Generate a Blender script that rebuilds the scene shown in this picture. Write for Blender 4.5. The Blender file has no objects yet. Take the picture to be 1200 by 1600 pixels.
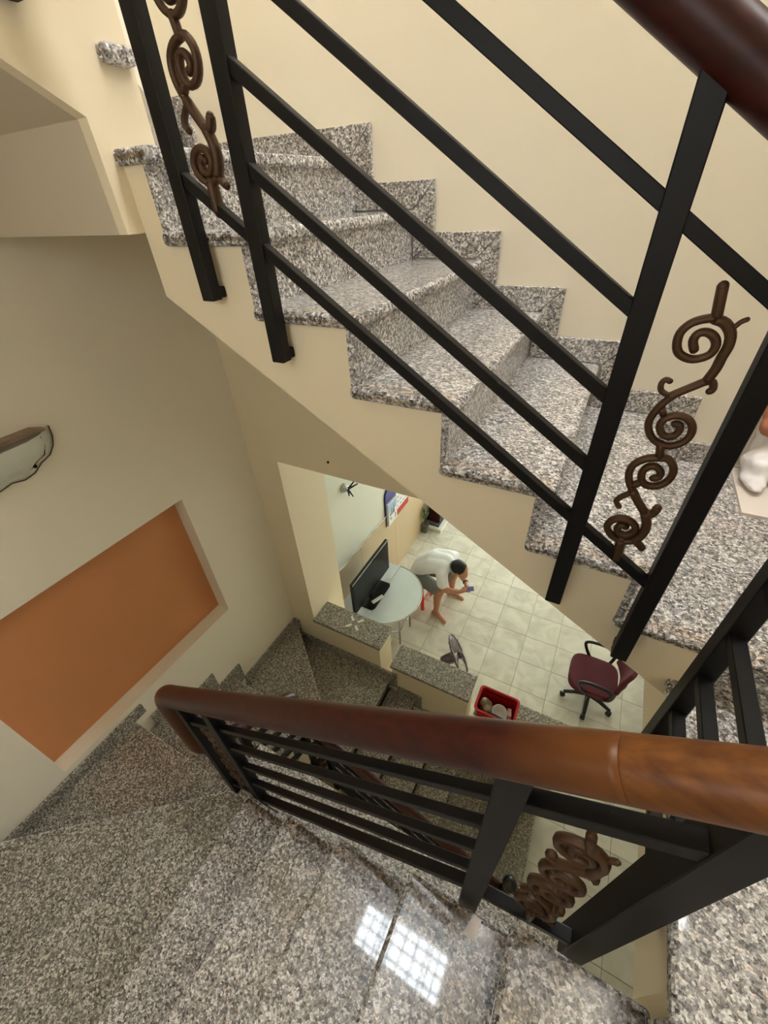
import bpy, bmesh, math, random
from mathutils import Vector, Matrix
random.seed(7)
C = bpy.context.scene.collection
PI = math.pi
ZC = 4.588                      # eye height of the camera above the ground floor; coordinates below are given from the eye level

# ------------------------------------------------------------------ camera
cam = bpy.data.cameras.new('camera'); cam_o = bpy.data.objects.new('camera', cam); C.objects.link(cam_o)
cam.sensor_fit = 'VERTICAL'; cam.sensor_height = 36.0
cam.lens = 641.38 / 1600.0 * 36.0
cam.clip_start = 0.02
R = [[0.884185, 0.464967, -0.0449729], [0.2524954, -0.556695, -0.7914144], [-0.3930178, 0.6884013, -0.6096234]]
m = Matrix(((R[0][0], -R[1][0], -R[2][0]), (R[0][1], -R[1][1], -R[2][1]), (R[0][2], -R[1][2], -R[2][2])))
cam_o.matrix_world = Matrix.Translation((0, 0, ZC)) @ m.to_4x4()
bpy.context.scene.camera = cam_o

# ------------------------------------------------------------------ world, light, exposure
sc = bpy.context.scene
w = bpy.data.worlds.new('world'); sc.world = w; w.use_nodes = True
w.node_tree.nodes['Background'].inputs[0].default_value = (0.80, 0.88, 1.0, 1)
w.node_tree.nodes['Background'].inputs[1].default_value = 1.0
sc.view_settings.view_transform = 'Standard'; sc.view_settings.look = 'None'
sc.view_settings.gamma = 1.0; sc.view_settings.use_curve_mapping = False
sc.view_settings.exposure = 0.28
sc.cycles.use_denoising = True
sc.cycles.max_bounces = 10; sc.cycles.diffuse_bounces = 6
SKY = 24.0; SIDE = 13.0; BACKL = 88.0; FILLW = 2.8; DOORL = 7.0; TUBE = 8.5

def area(name, loc, rot, sx, sy, e, col):
    l = bpy.data.lights.new(name, 'AREA'); l.shape = 'RECTANGLE'; l.size = sx; l.size_y = sy; l.energy = e; l.color = col
    o = bpy.data.objects.new(name, l); C.objects.link(o); o.location = (loc[0], loc[1], loc[2] + ZC); o.rotation_euler = rot
    return o

# ------------------------------------------------------------------ materials
def new_mat(name):
    m = bpy.data.materials.new(name); m.use_nodes = True
    nt = m.node_tree; b = nt.nodes['Principled BSDF']
    return m, nt, b
def srgb(r, g, b):
    f = lambda c: (c / 255 / 12.92) if c / 255 <= 0.04045 else ((c / 255 + 0.055) / 1.055) ** 2.4
    return (f(r), f(g), f(b), 1)
def plain(name, col, rough=0.5, metal=0.0, coat=0.0, noise=0.0, scale=20, bump=0.0):
    m, nt, b = new_mat(name)
    b.inputs['Base Color'].default_value = col; b.inputs['Roughness'].default_value = rough
    b.inputs['Metallic'].default_value = metal; b.inputs['Coat Weight'].default_value = coat
    if noise or bump:
        tc = nt.nodes.new('ShaderNodeTexCoord'); n = nt.nodes.new('ShaderNodeTexNoise')
        n.inputs['Scale'].default_value = scale; n.inputs['Detail'].default_value = 6
        nt.links.new(tc.outputs['Object'], n.inputs['Vector'])
        if noise:
            mx = nt.nodes.new('ShaderNodeMix'); mx.data_type = 'RGBA'
            mx.inputs[6].default_value = tuple(c * (1 - noise) for c in col[:3]) + (1,)
            mx.inputs[7].default_value = tuple(min(1, c * (1 + noise)) for c in col[:3]) + (1,)
            nt.links.new(n.outputs['Fac'], mx.inputs[0]); nt.links.new(mx.outputs[2], b.inputs['Base Color'])
        if bump:
            bp = nt.nodes.new('ShaderNodeBump'); bp.inputs['Strength'].default_value = bump; bp.inputs['Distance'].default_value = 0.002
            nt.links.new(n.outputs['Fac'], bp.inputs['Height']); nt.links.new(bp.outputs[0], b.inputs['Normal'])
    return m
def granite(name, dark, mid, light, rough=0.1, stain=None):
    m, nt, b = new_mat(name)
    tc = nt.nodes.new('ShaderNodeTexCoord')
    def vor(scale):
        v = nt.nodes.new('ShaderNodeTexVoronoi'); v.inputs['Scale'].default_value = scale; v.inputs['Randomness'].default_value = 1
        nt.links.new(dv.outputs[0], v.inputs['Vector'])
        s = nt.nodes.new('ShaderNodeSeparateColor'); nt.links.new(v.outputs['Color'], s.inputs[0]); return s.outputs[0], s.outputs[1]
    nz = nt.nodes.new('ShaderNodeTexNoise'); nz.inputs['Scale'].default_value = 160; nz.inputs['Detail'].default_value = 2
    nt.links.new(tc.outputs['Object'], nz.inputs['Vector'])
    dv = nt.nodes.new('ShaderNodeVectorMath'); dv.operation = 'MULTIPLY_ADD'; dv.inputs[1].default_value = (0.006,) * 3
    nt.links.new(nz.outputs['Color'], dv.inputs[0]); nt.links.new(tc.outputs['Object'], dv.inputs[2])
    a, a2 = vor(150); c, c2 = vor(310)
    mx = nt.nodes.new('ShaderNodeMix'); mx.data_type = 'FLOAT'; mx.inputs[0].default_value = 0.42
    nt.links.new(a, mx.inputs[2]); nt.links.new(c, mx.inputs[3])
    r = nt.nodes.new('ShaderNodeValToRGB'); cr = r.color_ramp
    cr.elements[0].position = 0.15; cr.elements[0].color = dark
    cr.elements[1].position = 0.86; cr.elements[1].color = light
    e = cr.elements.new(0.36); e.color = tuple((dark[i] * 0.5 + mid[i] * 0.5) for i in range(3)) + (1,)
    e = cr.elements.new(0.58); e.color = mid
    nt.links.new(mx.outputs[0], r.inputs[0])
    # a few warm flecks
    g = nt.nodes.new('ShaderNodeMath'); g.operation = 'GREATER_THAN'; g.inputs[1].default_value = 0.86; nt.links.new(a2, g.inputs[0])
    g2 = nt.nodes.new('ShaderNodeMath'); g2.operation = 'MULTIPLY'; g2.inputs[1].default_value = 0.35; nt.links.new(g.outputs[0], g2.inputs[0])
    t = nt.nodes.new('ShaderNodeMix'); t.data_type = 'RGBA'; t.blend_type = 'MULTIPLY'; t.inputs[7].default_value = (1.0, 0.80, 0.62, 1)
    nt.links.new(g2.outputs[0], t.inputs[0]); nt.links.new(r.outputs[0], t.inputs[6])
    # slow cloudiness of the slab
    n2 = nt.nodes.new('ShaderNodeTexNoise'); n2.inputs['Scale'].default_value = 5; nt.links.new(tc.outputs['Object'], n2.inputs['Vector'])
    mr = nt.nodes.new('ShaderNodeMapRange'); mr.inputs[3].default_value = 0.86; mr.inputs[4].default_value = 1.12
    nt.links.new(n2.outputs['Fac'], mr.inputs[0])
    t2 = nt.nodes.new('ShaderNodeMix'); t2.data_type = 'RGBA'; t2.blend_type = 'MULTIPLY'; t2.inputs[0].default_value = 1
    nt.links.new(t.outputs[2], t2.inputs[6]); nt.links.new(mr.outputs[0], t2.inputs[7])
    nt.links.new(t2.outputs[2], b.inputs['Base Color'])
    if stain:
        # brown, unpolished band along the edge toward the stairwell: y0 -> y1 in the flight's own coordinates
        y0, y1, tint, amt = stain
        sp = nt.nodes.new('ShaderNodeSeparateXYZ'); nt.links.new(tc.outputs['Object'], sp.inputs[0])
        n4 = nt.nodes.new('ShaderNodeTexNoise'); n4.inputs['Scale'].default_value = 38; n4.inputs['Detail'].default_value = 5; nt.links.new(tc.outputs['Object'], n4.inputs['Vector'])
        ma = nt.nodes.new('ShaderNodeMath'); ma.operation = 'MULTIPLY_ADD'; ma.inputs[1].default_value = 0.05 if y1 > y0 else -0.05
        nt.links.new(n4.outputs['Fac'], ma.inputs[0]); nt.links.new(sp.outputs[1], ma.inputs[2])
        k4 = nt.nodes.new('ShaderNodeMapRange'); k4.inputs[1].default_value = y0; k4.inputs[2].default_value = y1; k4.inputs[4].default_value = amt
        nt.links.new(ma.outputs[0], k4.inputs[0])
        t4 = nt.nodes.new('ShaderNodeMix'); t4.data_type = 'RGBA'; t4.blend_type = 'MULTIPLY'; t4.inputs[7].default_value = tint
        nt.links.new(k4.outputs[0], t4.inputs[0]); nt.links.new(t2.outputs[2], t4.inputs[6]); nt.links.new(t4.outputs[2], b.inputs['Base Color'])
        iv = nt.nodes.new('ShaderNodeMath'); iv.operation = 'MULTIPLY_ADD'; iv.inputs[1].default_value = -0.9 / amt; iv.inputs[2].default_value = 0.9; iv.use_clamp = True
        nt.links.new(k4.outputs[0], iv.inputs[0]); nt.links.new(iv.outputs[0], b.inputs['Coat Weight'])
    b.inputs['Roughness'].default_value = 0.32; b.inputs['Specular IOR Level'].default_value = 0.35
    b.inputs['Coat Weight'].default_value = 0.9
    b.inputs['Coat Roughness'].default_value = rough
    return m
def emit(name, col, s):
    m, nt, b = new_mat(name)
    b.inputs['Base Color'].default_value = (0.8, 0.8, 0.8, 1); b.inputs['Emission Color'].default_value = col; b.inputs['Emission Strength'].default_value = s
    return m
def paint(name, col, blot=0.05, dirt=0.0):
    m, nt, b = new_mat(name)
    tc = nt.nodes.new('ShaderNodeTexCoord'); n = nt.nodes.new('ShaderNodeTexNoise'); n.inputs['Scale'].default_value = 2.3; n.inputs['Detail'].default_value = 8; n.inputs['Roughness'].default_value = 0.65
    nt.links.new(tc.outputs['Object'], n.inputs['Vector'])
    mx = nt.nodes.new('ShaderNodeMix'); mx.data_type = 'RGBA'
    mx.inputs[6].default_value = tuple(c * (1 - blot) for c in col[:3]) + (1,); mx.inputs[7].default_value = tuple(min(1, c * (1 + blot)) for c in col[:3]) + (1,)
    nt.links.new(n.outputs['Fac'], mx.inputs[0]); nt.links.new(mx.outputs[2], b.inputs['Base Color'])
    n3 = nt.nodes.new('ShaderNodeTexNoise'); n3.inputs['Scale'].default_value = 220; n3.inputs['Detail'].default_value = 3
    nt.links.new(tc.outputs['Object'], n3.inputs['Vector'])
    bp = nt.nodes.new('ShaderNodeBump'); bp.inputs['Strength'].default_value = 0.25; bp.inputs['Distance'].default_value = 0.0008
    nt.links.new(n3.outputs['Fac'], bp.inputs['Height']); nt.links.new(bp.outputs[0], b.inputs['Normal'])
    b.inputs['Roughness'].default_value = 0.62; b.inputs['Specular IOR Level'].default_value = 0.3
    return m
def wood(name, c1, c2, rough=0.22):
    m, nt, b = new_mat(name)
    tc = nt.nodes.new('ShaderNodeTexCoord'); mp = nt.nodes.new('ShaderNodeMapping'); mp.inputs['Scale'].default_value = (3, 30, 30)
    n = nt.nodes.new('ShaderNodeTexNoise'); n.inputs['Scale'].default_value = 2.2; n.inputs['Detail'].default_value = 7
    nt.links.new(tc.outputs['Object'], mp.inputs[0]); nt.links.new(mp.outputs[0], n.inputs['Vector'])
    r = nt.nodes.new('ShaderNodeValToRGB'); r.color_ramp.elements[0].color = c1; r.color_ramp.elements[1].color = c2
    r.color_ramp.elements[0].position = 0.3; r.color_ramp.elements[1].position = 0.72
    nt.links.new(n.outputs['Fac'], r.inputs[0]); nt.links.new(r.outputs[0], b.inputs['Base Color'])
    b.inputs['Roughness'].default_value = rough + 0.15; b.inputs['Coat Weight'].default_value = 0.08; b.inputs['Specular IOR Level'].default_value = 0.25; b.inputs['Coat Roughness'].default_value = rough
    return m
def two_tone_wood(name):
    # mahogany varnish turning to orange brown along its upper end and at the lower turn
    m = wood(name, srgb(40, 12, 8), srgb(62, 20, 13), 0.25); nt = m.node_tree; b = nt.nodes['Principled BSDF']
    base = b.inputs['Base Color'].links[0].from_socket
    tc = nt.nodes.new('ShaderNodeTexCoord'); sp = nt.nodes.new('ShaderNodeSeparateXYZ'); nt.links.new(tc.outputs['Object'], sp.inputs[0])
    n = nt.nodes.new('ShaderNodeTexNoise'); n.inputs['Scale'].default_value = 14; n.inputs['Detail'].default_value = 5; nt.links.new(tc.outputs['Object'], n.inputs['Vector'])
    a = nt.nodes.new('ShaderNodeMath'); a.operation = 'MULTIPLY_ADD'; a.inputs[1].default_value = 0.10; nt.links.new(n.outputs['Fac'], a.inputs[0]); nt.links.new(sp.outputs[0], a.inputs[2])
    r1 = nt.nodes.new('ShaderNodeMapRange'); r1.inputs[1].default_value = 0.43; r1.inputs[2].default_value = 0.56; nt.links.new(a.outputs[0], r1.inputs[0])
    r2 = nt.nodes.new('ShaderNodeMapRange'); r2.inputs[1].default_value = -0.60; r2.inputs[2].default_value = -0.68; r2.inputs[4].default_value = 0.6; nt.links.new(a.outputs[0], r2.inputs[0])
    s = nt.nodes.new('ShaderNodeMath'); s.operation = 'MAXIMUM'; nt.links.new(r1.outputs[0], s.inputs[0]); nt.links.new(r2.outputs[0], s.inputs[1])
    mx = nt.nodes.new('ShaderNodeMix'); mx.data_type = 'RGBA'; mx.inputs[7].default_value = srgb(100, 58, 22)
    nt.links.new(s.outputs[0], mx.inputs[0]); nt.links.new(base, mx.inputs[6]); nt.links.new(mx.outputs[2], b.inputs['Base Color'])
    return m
def marble_tile(name):
    m, nt, b = new_mat(name)
    tc = nt.nodes.new('ShaderNodeTexCoord'); oi = nt.nodes.new('ShaderNodeObjectInfo')
    ad = nt.nodes.new('ShaderNodeVectorMath'); ad.operation = 'ADD'
    sx = nt.nodes.new('ShaderNodeMath'); sx.operation = 'MULTIPLY'; sx.inputs[1].default_value = 37; nt.links.new(oi.outputs['Random'], sx.inputs[0])
    nt.links.new(tc.outputs['Object'], ad.inputs[0]); nt.links.new(sx.outputs[0], ad.inputs[1])
    n = nt.nodes.new('ShaderNodeTexNoise'); n.inputs['Scale'].default_value = 4; n.inputs['Detail'].default_value = 6; n.inputs['Distortion'].default_value = 1.0
    nt.links.new(ad.outputs[0], n.inputs['Vector'])
    r = nt.nodes.new('ShaderNodeValToRGB'); r.color_ramp.elements[0].color = srgb(196, 191, 178); r.color_ramp.elements[1].color = srgb(220, 216, 204)
    r.color_ramp.elements[0].position = 0.3; r.color_ramp.elements[1].position = 0.62
    nt.links.new(n.outputs['Fac'], r.inputs[0]); nt.links.new(r.outputs[0], b.inputs['Base Color'])
    b.inputs['Roughness'].default_value = 0.13
    return m
def glass(name, col, rough=0.1, alpha=0.35):
    m, nt, b = new_mat(name)
    b.inputs['Base Color'].default_value = col; b.inputs['Roughness'].default_value = rough
    b.inputs['Alpha'].default_value = alpha
    return m

GRAN = granite('granite_salt_pepper', srgb(64, 60, 60), srgb(174, 170, 167), srgb(246, 243, 240), 0.035)
GRAN_N = granite('granite_near_stained', srgb(64, 60, 60), srgb(170, 165, 161), srgb(246, 243, 240), 0.035, (0.226, 0.262, (0.40, 0.31, 0.23, 1), 0.97))
GRAN_U = granite('granite_upper_stained', srgb(64, 60, 60), srgb(174, 170, 167), srgb(246, 243, 240), 0.035, (-0.40, -0.47, (0.90, 0.74, 0.55, 1), 0.8))
GRAN_D = granite('granite_dark_dull', srgb(60, 56, 51), srgb(146, 141, 131), srgb(222, 217, 206), 0.10)  # darker granite with a duller polish for winders, lower flight and caps
CREAM = paint('cream_wall_paint', srgb(240, 232, 214), 0.03)
CREAM2 = paint('pale_stair_paint', srgb(238, 224, 194), 0.03)
STAIRP = paint('warm_stair_side_paint', srgb(237, 222, 192), 0.03)
WHITEW = paint('pale_living_wall', srgb(228, 229, 214))
TAN = plain('tan_wall_panel', srgb(208, 186, 148), 0.35, noise=0.05, scale=3)
ORANGE = paint('orange_niche_paint', srgb(208, 142, 94), 0.04)
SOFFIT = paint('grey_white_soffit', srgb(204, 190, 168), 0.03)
BLACK = plain('black_metal_paint', srgb(9, 7, 7), 0.5, noise=0.15, scale=60)
BLACK.node_tree.nodes['Principled BSDF'].inputs['Specular IOR Level'].default_value = 0.28
BRONZE = plain('bronze_cast_metal', srgb(74, 49, 28), 0.45, metal=0.35, noise=0.2, scale=70, bump=0.3)
WOOD = wood('mahogany_varnish', srgb(40, 12, 8), srgb(62, 20, 13), 0.25)
TWO_TONE = two_tone_wood('two_tone_mahogany'); WOOD2 = wood('orange_brown_wood', srgb(78, 42, 18), srgb(118, 72, 30), 0.26)
EDGE = granite('granite_stained_edge', srgb(62, 54, 46), srgb(136, 124, 108), srgb(194, 182, 164), 0.5)
GRAN_R = granite('granite_rough_edge', srgb(64, 60, 60), srgb(166, 162, 158), srgb(236, 232, 228), 0.5)
GRAN_R.node_tree.nodes['Principled BSDF'].inputs['Coat Weight'].default_value = 0; GRAN_R.node_tree.nodes['Principled BSDF'].inputs['Roughness'].default_value = 0.6
for _m in (EDGE, GRAN_R): _m.node_tree.nodes['Principled BSDF'].inputs['Coat Weight'].default_value = 0; _m.node_tree.nodes['Principled BSDF'].inputs['Specular IOR Level'].default_value = 0.12; _m.node_tree.nodes['Principled BSDF'].inputs['Roughness'].default_value = 0.7
TILE = marble_tile('pale_floor_tile')
GROUT = plain('tile_grout', srgb(150, 142, 122), 0.9)
STEEL = plain('brushed_steel', srgb(226, 236, 242), 0.25, metal=0.25, noise=0.06, scale=5)
PLBLACK = plain('black_plastic', srgb(16, 16, 17), 0.3)
SCREEN = plain('dark_screen', srgb(7, 7, 8), 0.35); SCREEN.node_tree.nodes['Principled BSDF'].inputs['Specular IOR Level'].default_value = 0.2
WHITEP = plain('white_plastic', srgb(228, 226, 220), 0.35)
REDP = plain('red_plastic', srgb(190, 26, 34), 0.35)
CORALP = plain('orange_red_plastic', srgb(226, 72, 46), 0.3)
MAROON = plain('maroon_fabric', srgb(86, 22, 38), 0.8, noise=0.12, scale=90)
SKIN = plain('skin', srgb(188, 132, 100), 0.5, noise=0.06, scale=18)
SHIRT = plain('white_cotton', srgb(244, 246, 250), 0.8, noise=0.03, scale=12, bump=0.25)
SHORT = plain('grey_cotton', srgb(120, 124, 122), 0.85, noise=0.08, scale=40)
HAIR = plain('black_hair', srgb(14, 12, 12), 0.5, noise=0.3, scale=120, bump=0.6)
PURPLE = plain('violet_phone_case', srgb(92, 84, 150), 0.3)
MAUVE = plain('mauve_plastic', srgb(70, 54, 66), 0.35)
MAUVE_G = glass('mauve_clear_plastic', srgb(112, 88, 104), 0.15, 0.55)
FROST = glass('frosted_lamp_glass', srgb(214, 216, 204), 0.3, 0.97)
DKRED = plain('dark_red_wood', srgb(58, 18, 16), 0.3)
BLUE = plain('blue_card', srgb(70, 74, 150), 0.5)
NAVY = plain('navy_card', srgb(34, 36, 80), 0.5)
PAPER = plain('white_paper', srgb(236, 236, 234), 0.7)
REDC = plain('red_card', srgb(190, 50, 46), 0.6)
INK = plain('grey_ink', srgb(90, 92, 100), 0.8)
SKYP = plain('pale_blue_print', srgb(170, 194, 222), 0.8)
PINKT = plain('pinkish_tile', srgb(226, 214, 204), 0.12)
TERRA = plain('reddish_brown_cloth', srgb(176, 112, 84), 0.8, noise=0.15, scale=14)
BAG = plain('white_film', srgb(236, 232, 232), 0.25, noise=0.05, scale=10, bump=0.5)
BROWNP = plain('brown_wrap', srgb(150, 128, 106), 0.5, noise=0.25, scale=30, bump=0.5)
STONEP = plain('pale_stone', srgb(206, 190, 172), 0.3, noise=0.15, scale=120)
CHROME = plain('chrome', srgb(190, 190, 190), 0.12, metal=1.0)
GREYSLAB = plain('grey_slab', srgb(96, 96, 90), 0.4)
SHADE_GRIME = plain('shade_and_grime', srgb(44, 40, 34), 0.9)
GRAN_L = granite('granite_ledge_painted_lit', srgb(80, 78, 76), srgb(196, 194, 190), srgb(252, 250, 246), 0.5)  # ledge granite lightened, light falling down the well put into its colour
GRAN_L.node_tree.nodes['Principled BSDF'].inputs['Coat Weight'].default_value = 0
_b = GRAN_N.node_tree.nodes['Principled BSDF']; _b.inputs['Roughness'].default_value = 0.26; _b.inputs['Specular IOR Level'].default_value = 0.75
CAULK = plain('white_caulk', srgb(236, 230, 214), 0.7)

# ------------------------------------------------------------------ builders
ORG = {}
class MB:
    def __init__(s): s.v = []; s.f = []
    def add(s, vs, fs):
        n = len(s.v); s.v += [tuple(v) for v in vs]; s.f += [tuple(n + i for i in f) for f in fs]; return s
    def prism(s, poly, lo, hi, ax):
        # poly: 2-D polygon; ax: axis of extrusion. xy->z, xz->y, yz->x
        mk = {'z': lambda p, t: (p[0], p[1], t), 'y': lambda p, t: (p[0], t, p[1]), 'x': lambda p, t: (t, p[0], p[1])}[ax]
        a = sum(poly[i][0] * poly[(i + 1) % len(poly)][1] - poly[(i + 1) % len(poly)][0] * poly[i][1] for i in range(len(poly)))
        if (a < 0) != (ax == 'y'): poly = poly[::-1]
        n = len(poly)
        vs = [mk(p, lo) for p in poly] + [mk(p, hi) for p in poly]
        fs = [tuple(range(n))[::-1], tuple(range(n, 2 * n))] + [(i, (i + 1) % n, n + (i + 1) % n, n + i) for i in range(n)]
        return s.add(vs, fs)
    def box(s, x0, x1, y0, y1, z0, z1): return s.prism([(x0, y0), (x1, y0), (x1, y1), (x0, y1)], z0, z1, 'z')
    def bar(s, p, q, w, h, up=(0, 0, 1)):
        p, q = Vector(p), Vector(q); d = (q - p).normalized(); sd = d.cross(Vector(up))
        if sd.length < 1e-4: sd = d.cross(Vector((0, 1, 0)))
        sd.normalize(); u = sd.cross(d)
        vs = [c + sd * (w / 2 * a) + u * (h / 2 * b) for c in (p, q) for a, b in ((-1, -1), (1, -1), (1, 1), (-1, 1))]
        return s.add(vs, [(3, 2, 1, 0), (4, 5, 6, 7), (0, 1, 5, 4), (1, 2, 6, 5), (2, 3, 7, 6), (3, 0, 4, 7)])
    def tube(s, pts, r, n=10, flat=None, caps=True, ball=False):
        pts = [Vector(p) for p in pts]; N = len(pts)
        rs = r if isinstance(r, (list, tuple)) else [r] * N
        base = len(s.v); ref = None
        for i in range(N):
            d = (pts[min(i + 1, N - 1)] - pts[max(i - 1, 0)]).normalized()
            if ref is None:
                ref = d.cross(Vector((0, 0, 1)));  ref = ref if ref.length > 1e-3 else d.cross(Vector((0, 1, 0)))
            a = (ref - d * ref.dot(d)); a = a.normalized() if a.length > 1e-6 else d.orthogonal().normalized(); ref = a; b = d.cross(a)
            for k in range(n):
                t = 2 * PI * k / n
                o = a * (math.cos(t) * rs[i]) + b * (math.sin(t) * rs[i])
                if flat: o = o - flat[0] * o.dot(flat[0]) * (1 - flat[1])
                s.v.append(tuple(pts[i] + o))
        for i in range(N - 1):
            for k in range(n):
                s.f.append((base + i * n + k, base + i * n + (k + 1) % n, base + (i + 1) * n + (k + 1) % n, base + (i + 1) * n + k))
        if caps:
            s.f.append(tuple(base + k for k in range(n))[::-1]); s.f.append(tuple(base + (N - 1) * n + k for k in range(n)))
        if ball:
            s.ball(pts[0], rs[0], n); s.ball(pts[-1], rs[-1], n)
        return s
    def ball(s, c, r, n=12, sc=(1, 1, 1)):
        c = Vector(c); m = max(6, n // 2 + 2); vs = [c + Vector((0, 0, r * sc[2]))]
        for i in range(1, m):
            p = PI * i / m
            for k in range(n):
                t = 2 * PI * k / n
                vs.append(c + Vector((r * sc[0] * math.sin(p) * math.cos(t), r * sc[1] * math.sin(p) * math.sin(t), r * sc[2] * math.cos(p))))
        vs.append(c + Vector((0, 0, -r * sc[2]))); L = len(vs) - 1
        fs = [(0, 1 + k, 1 + (k + 1) % n) for k in range(n)]
        for i in range(m - 2):
            for k in range(n):
                a = 1 + i * n + k; b = 1 + i * n + (k + 1) % n
                fs.append((a, a + n, b + n, b))
        fs += [(L, 1 + (m - 2) * n + (k + 1) % n, 1 + (m - 2) * n + k) for k in range(n)]
        return s.add(vs, fs)
    def lathe(s, c, prof, n=20, axis=(0, 0, 1)):
        c = Vector(c); ax = Vector(axis).normalized(); a = ax.orthogonal().normalized(); b = ax.cross(a)
        base = len(s.v)
        for r, h in prof:
            for k in range(n):
                t = 2 * PI * k / n; s.v.append(tuple(c + ax * h + (a * math.cos(t) + b * math.sin(t)) * r))
        for i in range(len(prof) - 1):
            for k in range(n):
                s.f.append((base + i * n + k, base + i * n + (k + 1) % n, base + (i + 1) * n + (k + 1) % n, base + (i + 1) * n + k))
        s.f.append(tuple(base + k for k in range(n))[::-1]); s.f.append(tuple(base + (len(prof) - 1) * n + k for k in range(n)))
        return s
    def build(s, name, mat, parent=None, bevel=0, seg=2, smooth=False, label=None, kind=None, voxel=0, smooth_it=0, subsurf=0):
        if parent is not None: o0 = ORG[parent.name]
        else:
            xs = [v[0] for v in s.v]; ys = [v[1] for v in s.v]; zs = [v[2] for v in s.v]
            o0 = Vector(((min(xs) + max(xs)) / 2, (min(ys) + max(ys)) / 2, min(zs)))
        me = bpy.data.meshes.new(name)
        me.from_pydata([(v[0] - o0.x, v[1] - o0.y, v[2] - o0.z) for v in s.v], [], s.f)
        bm = bmesh.new(); bm.from_mesh(me); bmesh.ops.recalc_face_normals(bm, faces=bm.faces); bm.to_mesh(me); bm.free()
        me.materials.append(mat)
        if smooth or voxel or bevel:
            for p in me.polygons: p.use_smooth = bool(smooth or voxel)
        o = bpy.data.objects.new(name, me); C.objects.link(o)
        if parent is not None: o.parent = parent
        else: o.location = (o0.x, o0.y, o0.z + ZC)
        ORG[o.name] = o0
        if voxel:
            r = o.modifiers.new('remesh', 'REMESH'); r.mode = 'VOXEL'; r.voxel_size = voxel; r.use_smooth_shade = True
            if smooth_it:
                k = o.modifiers.new('smooth', 'SMOOTH'); k.iterations = smooth_it; k.factor = 0.5
        if subsurf:
            k = o.modifiers.new('subsurf', 'SUBSURF'); k.levels = subsurf; k.render_levels = subsurf
        if bevel:
            k = o.modifiers.new('bevel', 'BEVEL'); k.width = bevel; k.segments = seg; k.limit_method = 'ANGLE'; k.angle_limit = 0.6
        if label: o['label'] = label
        if kind: o['kind'] = kind
        return o
def thing(name, label, cat, loc, group=None):
    o = bpy.data.objects.new(name, None); C.objects.link(o); o.location = (loc[0], loc[1], loc[2] + ZC); o.empty_display_size = 0.1
    o['label'] = label; o['category'] = cat
    if group: o['group'] = group
    ORG[o.name] = Vector(loc); return o
def tag(o, label, cat, group=None):
    o['label'] = label; o['category'] = cat
    if group: o['group'] = group
    return o
def struct(name, mb, mat, parent=None, **k):
    o = mb.build(name, mat, parent, **k)
    if parent is None: o['kind'] = 'structure'
    return o

# ------------------------------------------------------------------ the setting
G0 = -ZC                         # ground floor level, counted from the eye level
XL, YB, XR, YN = -2.0, 1.70, 1.33, -0.80
# ground floor: grout bed with single tiles
fl = struct('floor', MB().box(-2.16, 1.36, -0.85, 9.05, G0 - 0.06, G0 - 0.004), GROUT)
TS = 0.38
tile_me = {}
for i in range(-6, 5):
    for j in range(-11, 16):
        x0 = -0.06 + i * TS; y0 = 3.236 + j * TS
        x1, y1 = x0 + TS, y0 + TS
        x0c, x1c, y0c, y1c = max(x0, -2.134), min(x1, 1.33), max(y0, 0.30), min(y1, 9.0)
        if x1c - x0c < 0.03 or y1c - y0c < 0.03: continue
        if y1c < 1.8 and x1c < -0.3: continue
        key = (round(x1c - x0c, 3), round(y1c - y0c, 3))
        g = 0.0022
        if key not in tile_me:
            hx, hy = key[0] / 2 - g, key[1] / 2 - g
            o = MB().add([(-hx, -hy, -0.01), (hx, -hy, -0.01), (hx, hy, -0.01), (-hx, hy, -0.01), (-hx, -hy, -0.001), (hx, -hy, -0.001), (hx, hy, -0.001), (-hx, hy, -0.001),
                          (-hx + .002, -hy + .002, 0), (hx - .002, -hy + .002, 0), (hx - .002, hy - .002, 0), (-hx + .002, hy - .002, 0)],
                         [(3, 2, 1, 0), (0, 1, 5, 4), (1, 2, 6, 5), (2, 3, 7, 6), (3, 0, 4, 7), (4, 5, 9, 8), (5, 6, 10, 9), (6, 7, 11, 10), (7, 4, 8, 11), (8, 9, 10, 11)])
            me = bpy.data.meshes.new('tile'); me.from_pydata(o.v, [], o.f); me.materials.append(TILE); tile_me[key] = me
        t = bpy.data.objects.new('tile', tile_me[key]); C.objects.link(t); t.parent = fl
        L = ORG['floor']; t.location = ((x0c + x1c) / 2 - L.x, (y0c + y1c) / 2 - L.y, G0 + random.uniform(-0.0006, 0.0006) - L.z)

# left wall of the stair shaft with the recessed orange niche
NY0, NY1, NZ0, NZ1, ND = -0.054, 1.14, -2.335, -1.345, 0.10
wl = struct('wall_left', MB().box(-2.16, XL, YN - 0.1, NY0, G0, 5.1).box(-2.16, XL, NY1, YB + 0.16, G0, 5.1)
            .box(-2.16, XL, NY0, NY1, NZ1, 5.1).box(-2.16, XL, NY0, NY1, G0, NZ0), CREAM)
struct('niche_panel', MB().box(-2.15, XL - ND, NY0 - 0.01, NY1 + 0.01, NZ0 - 0.01, NZ1 + 0.01), ORANGE, wl, label='orange back of the recessed wall niche')
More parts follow.
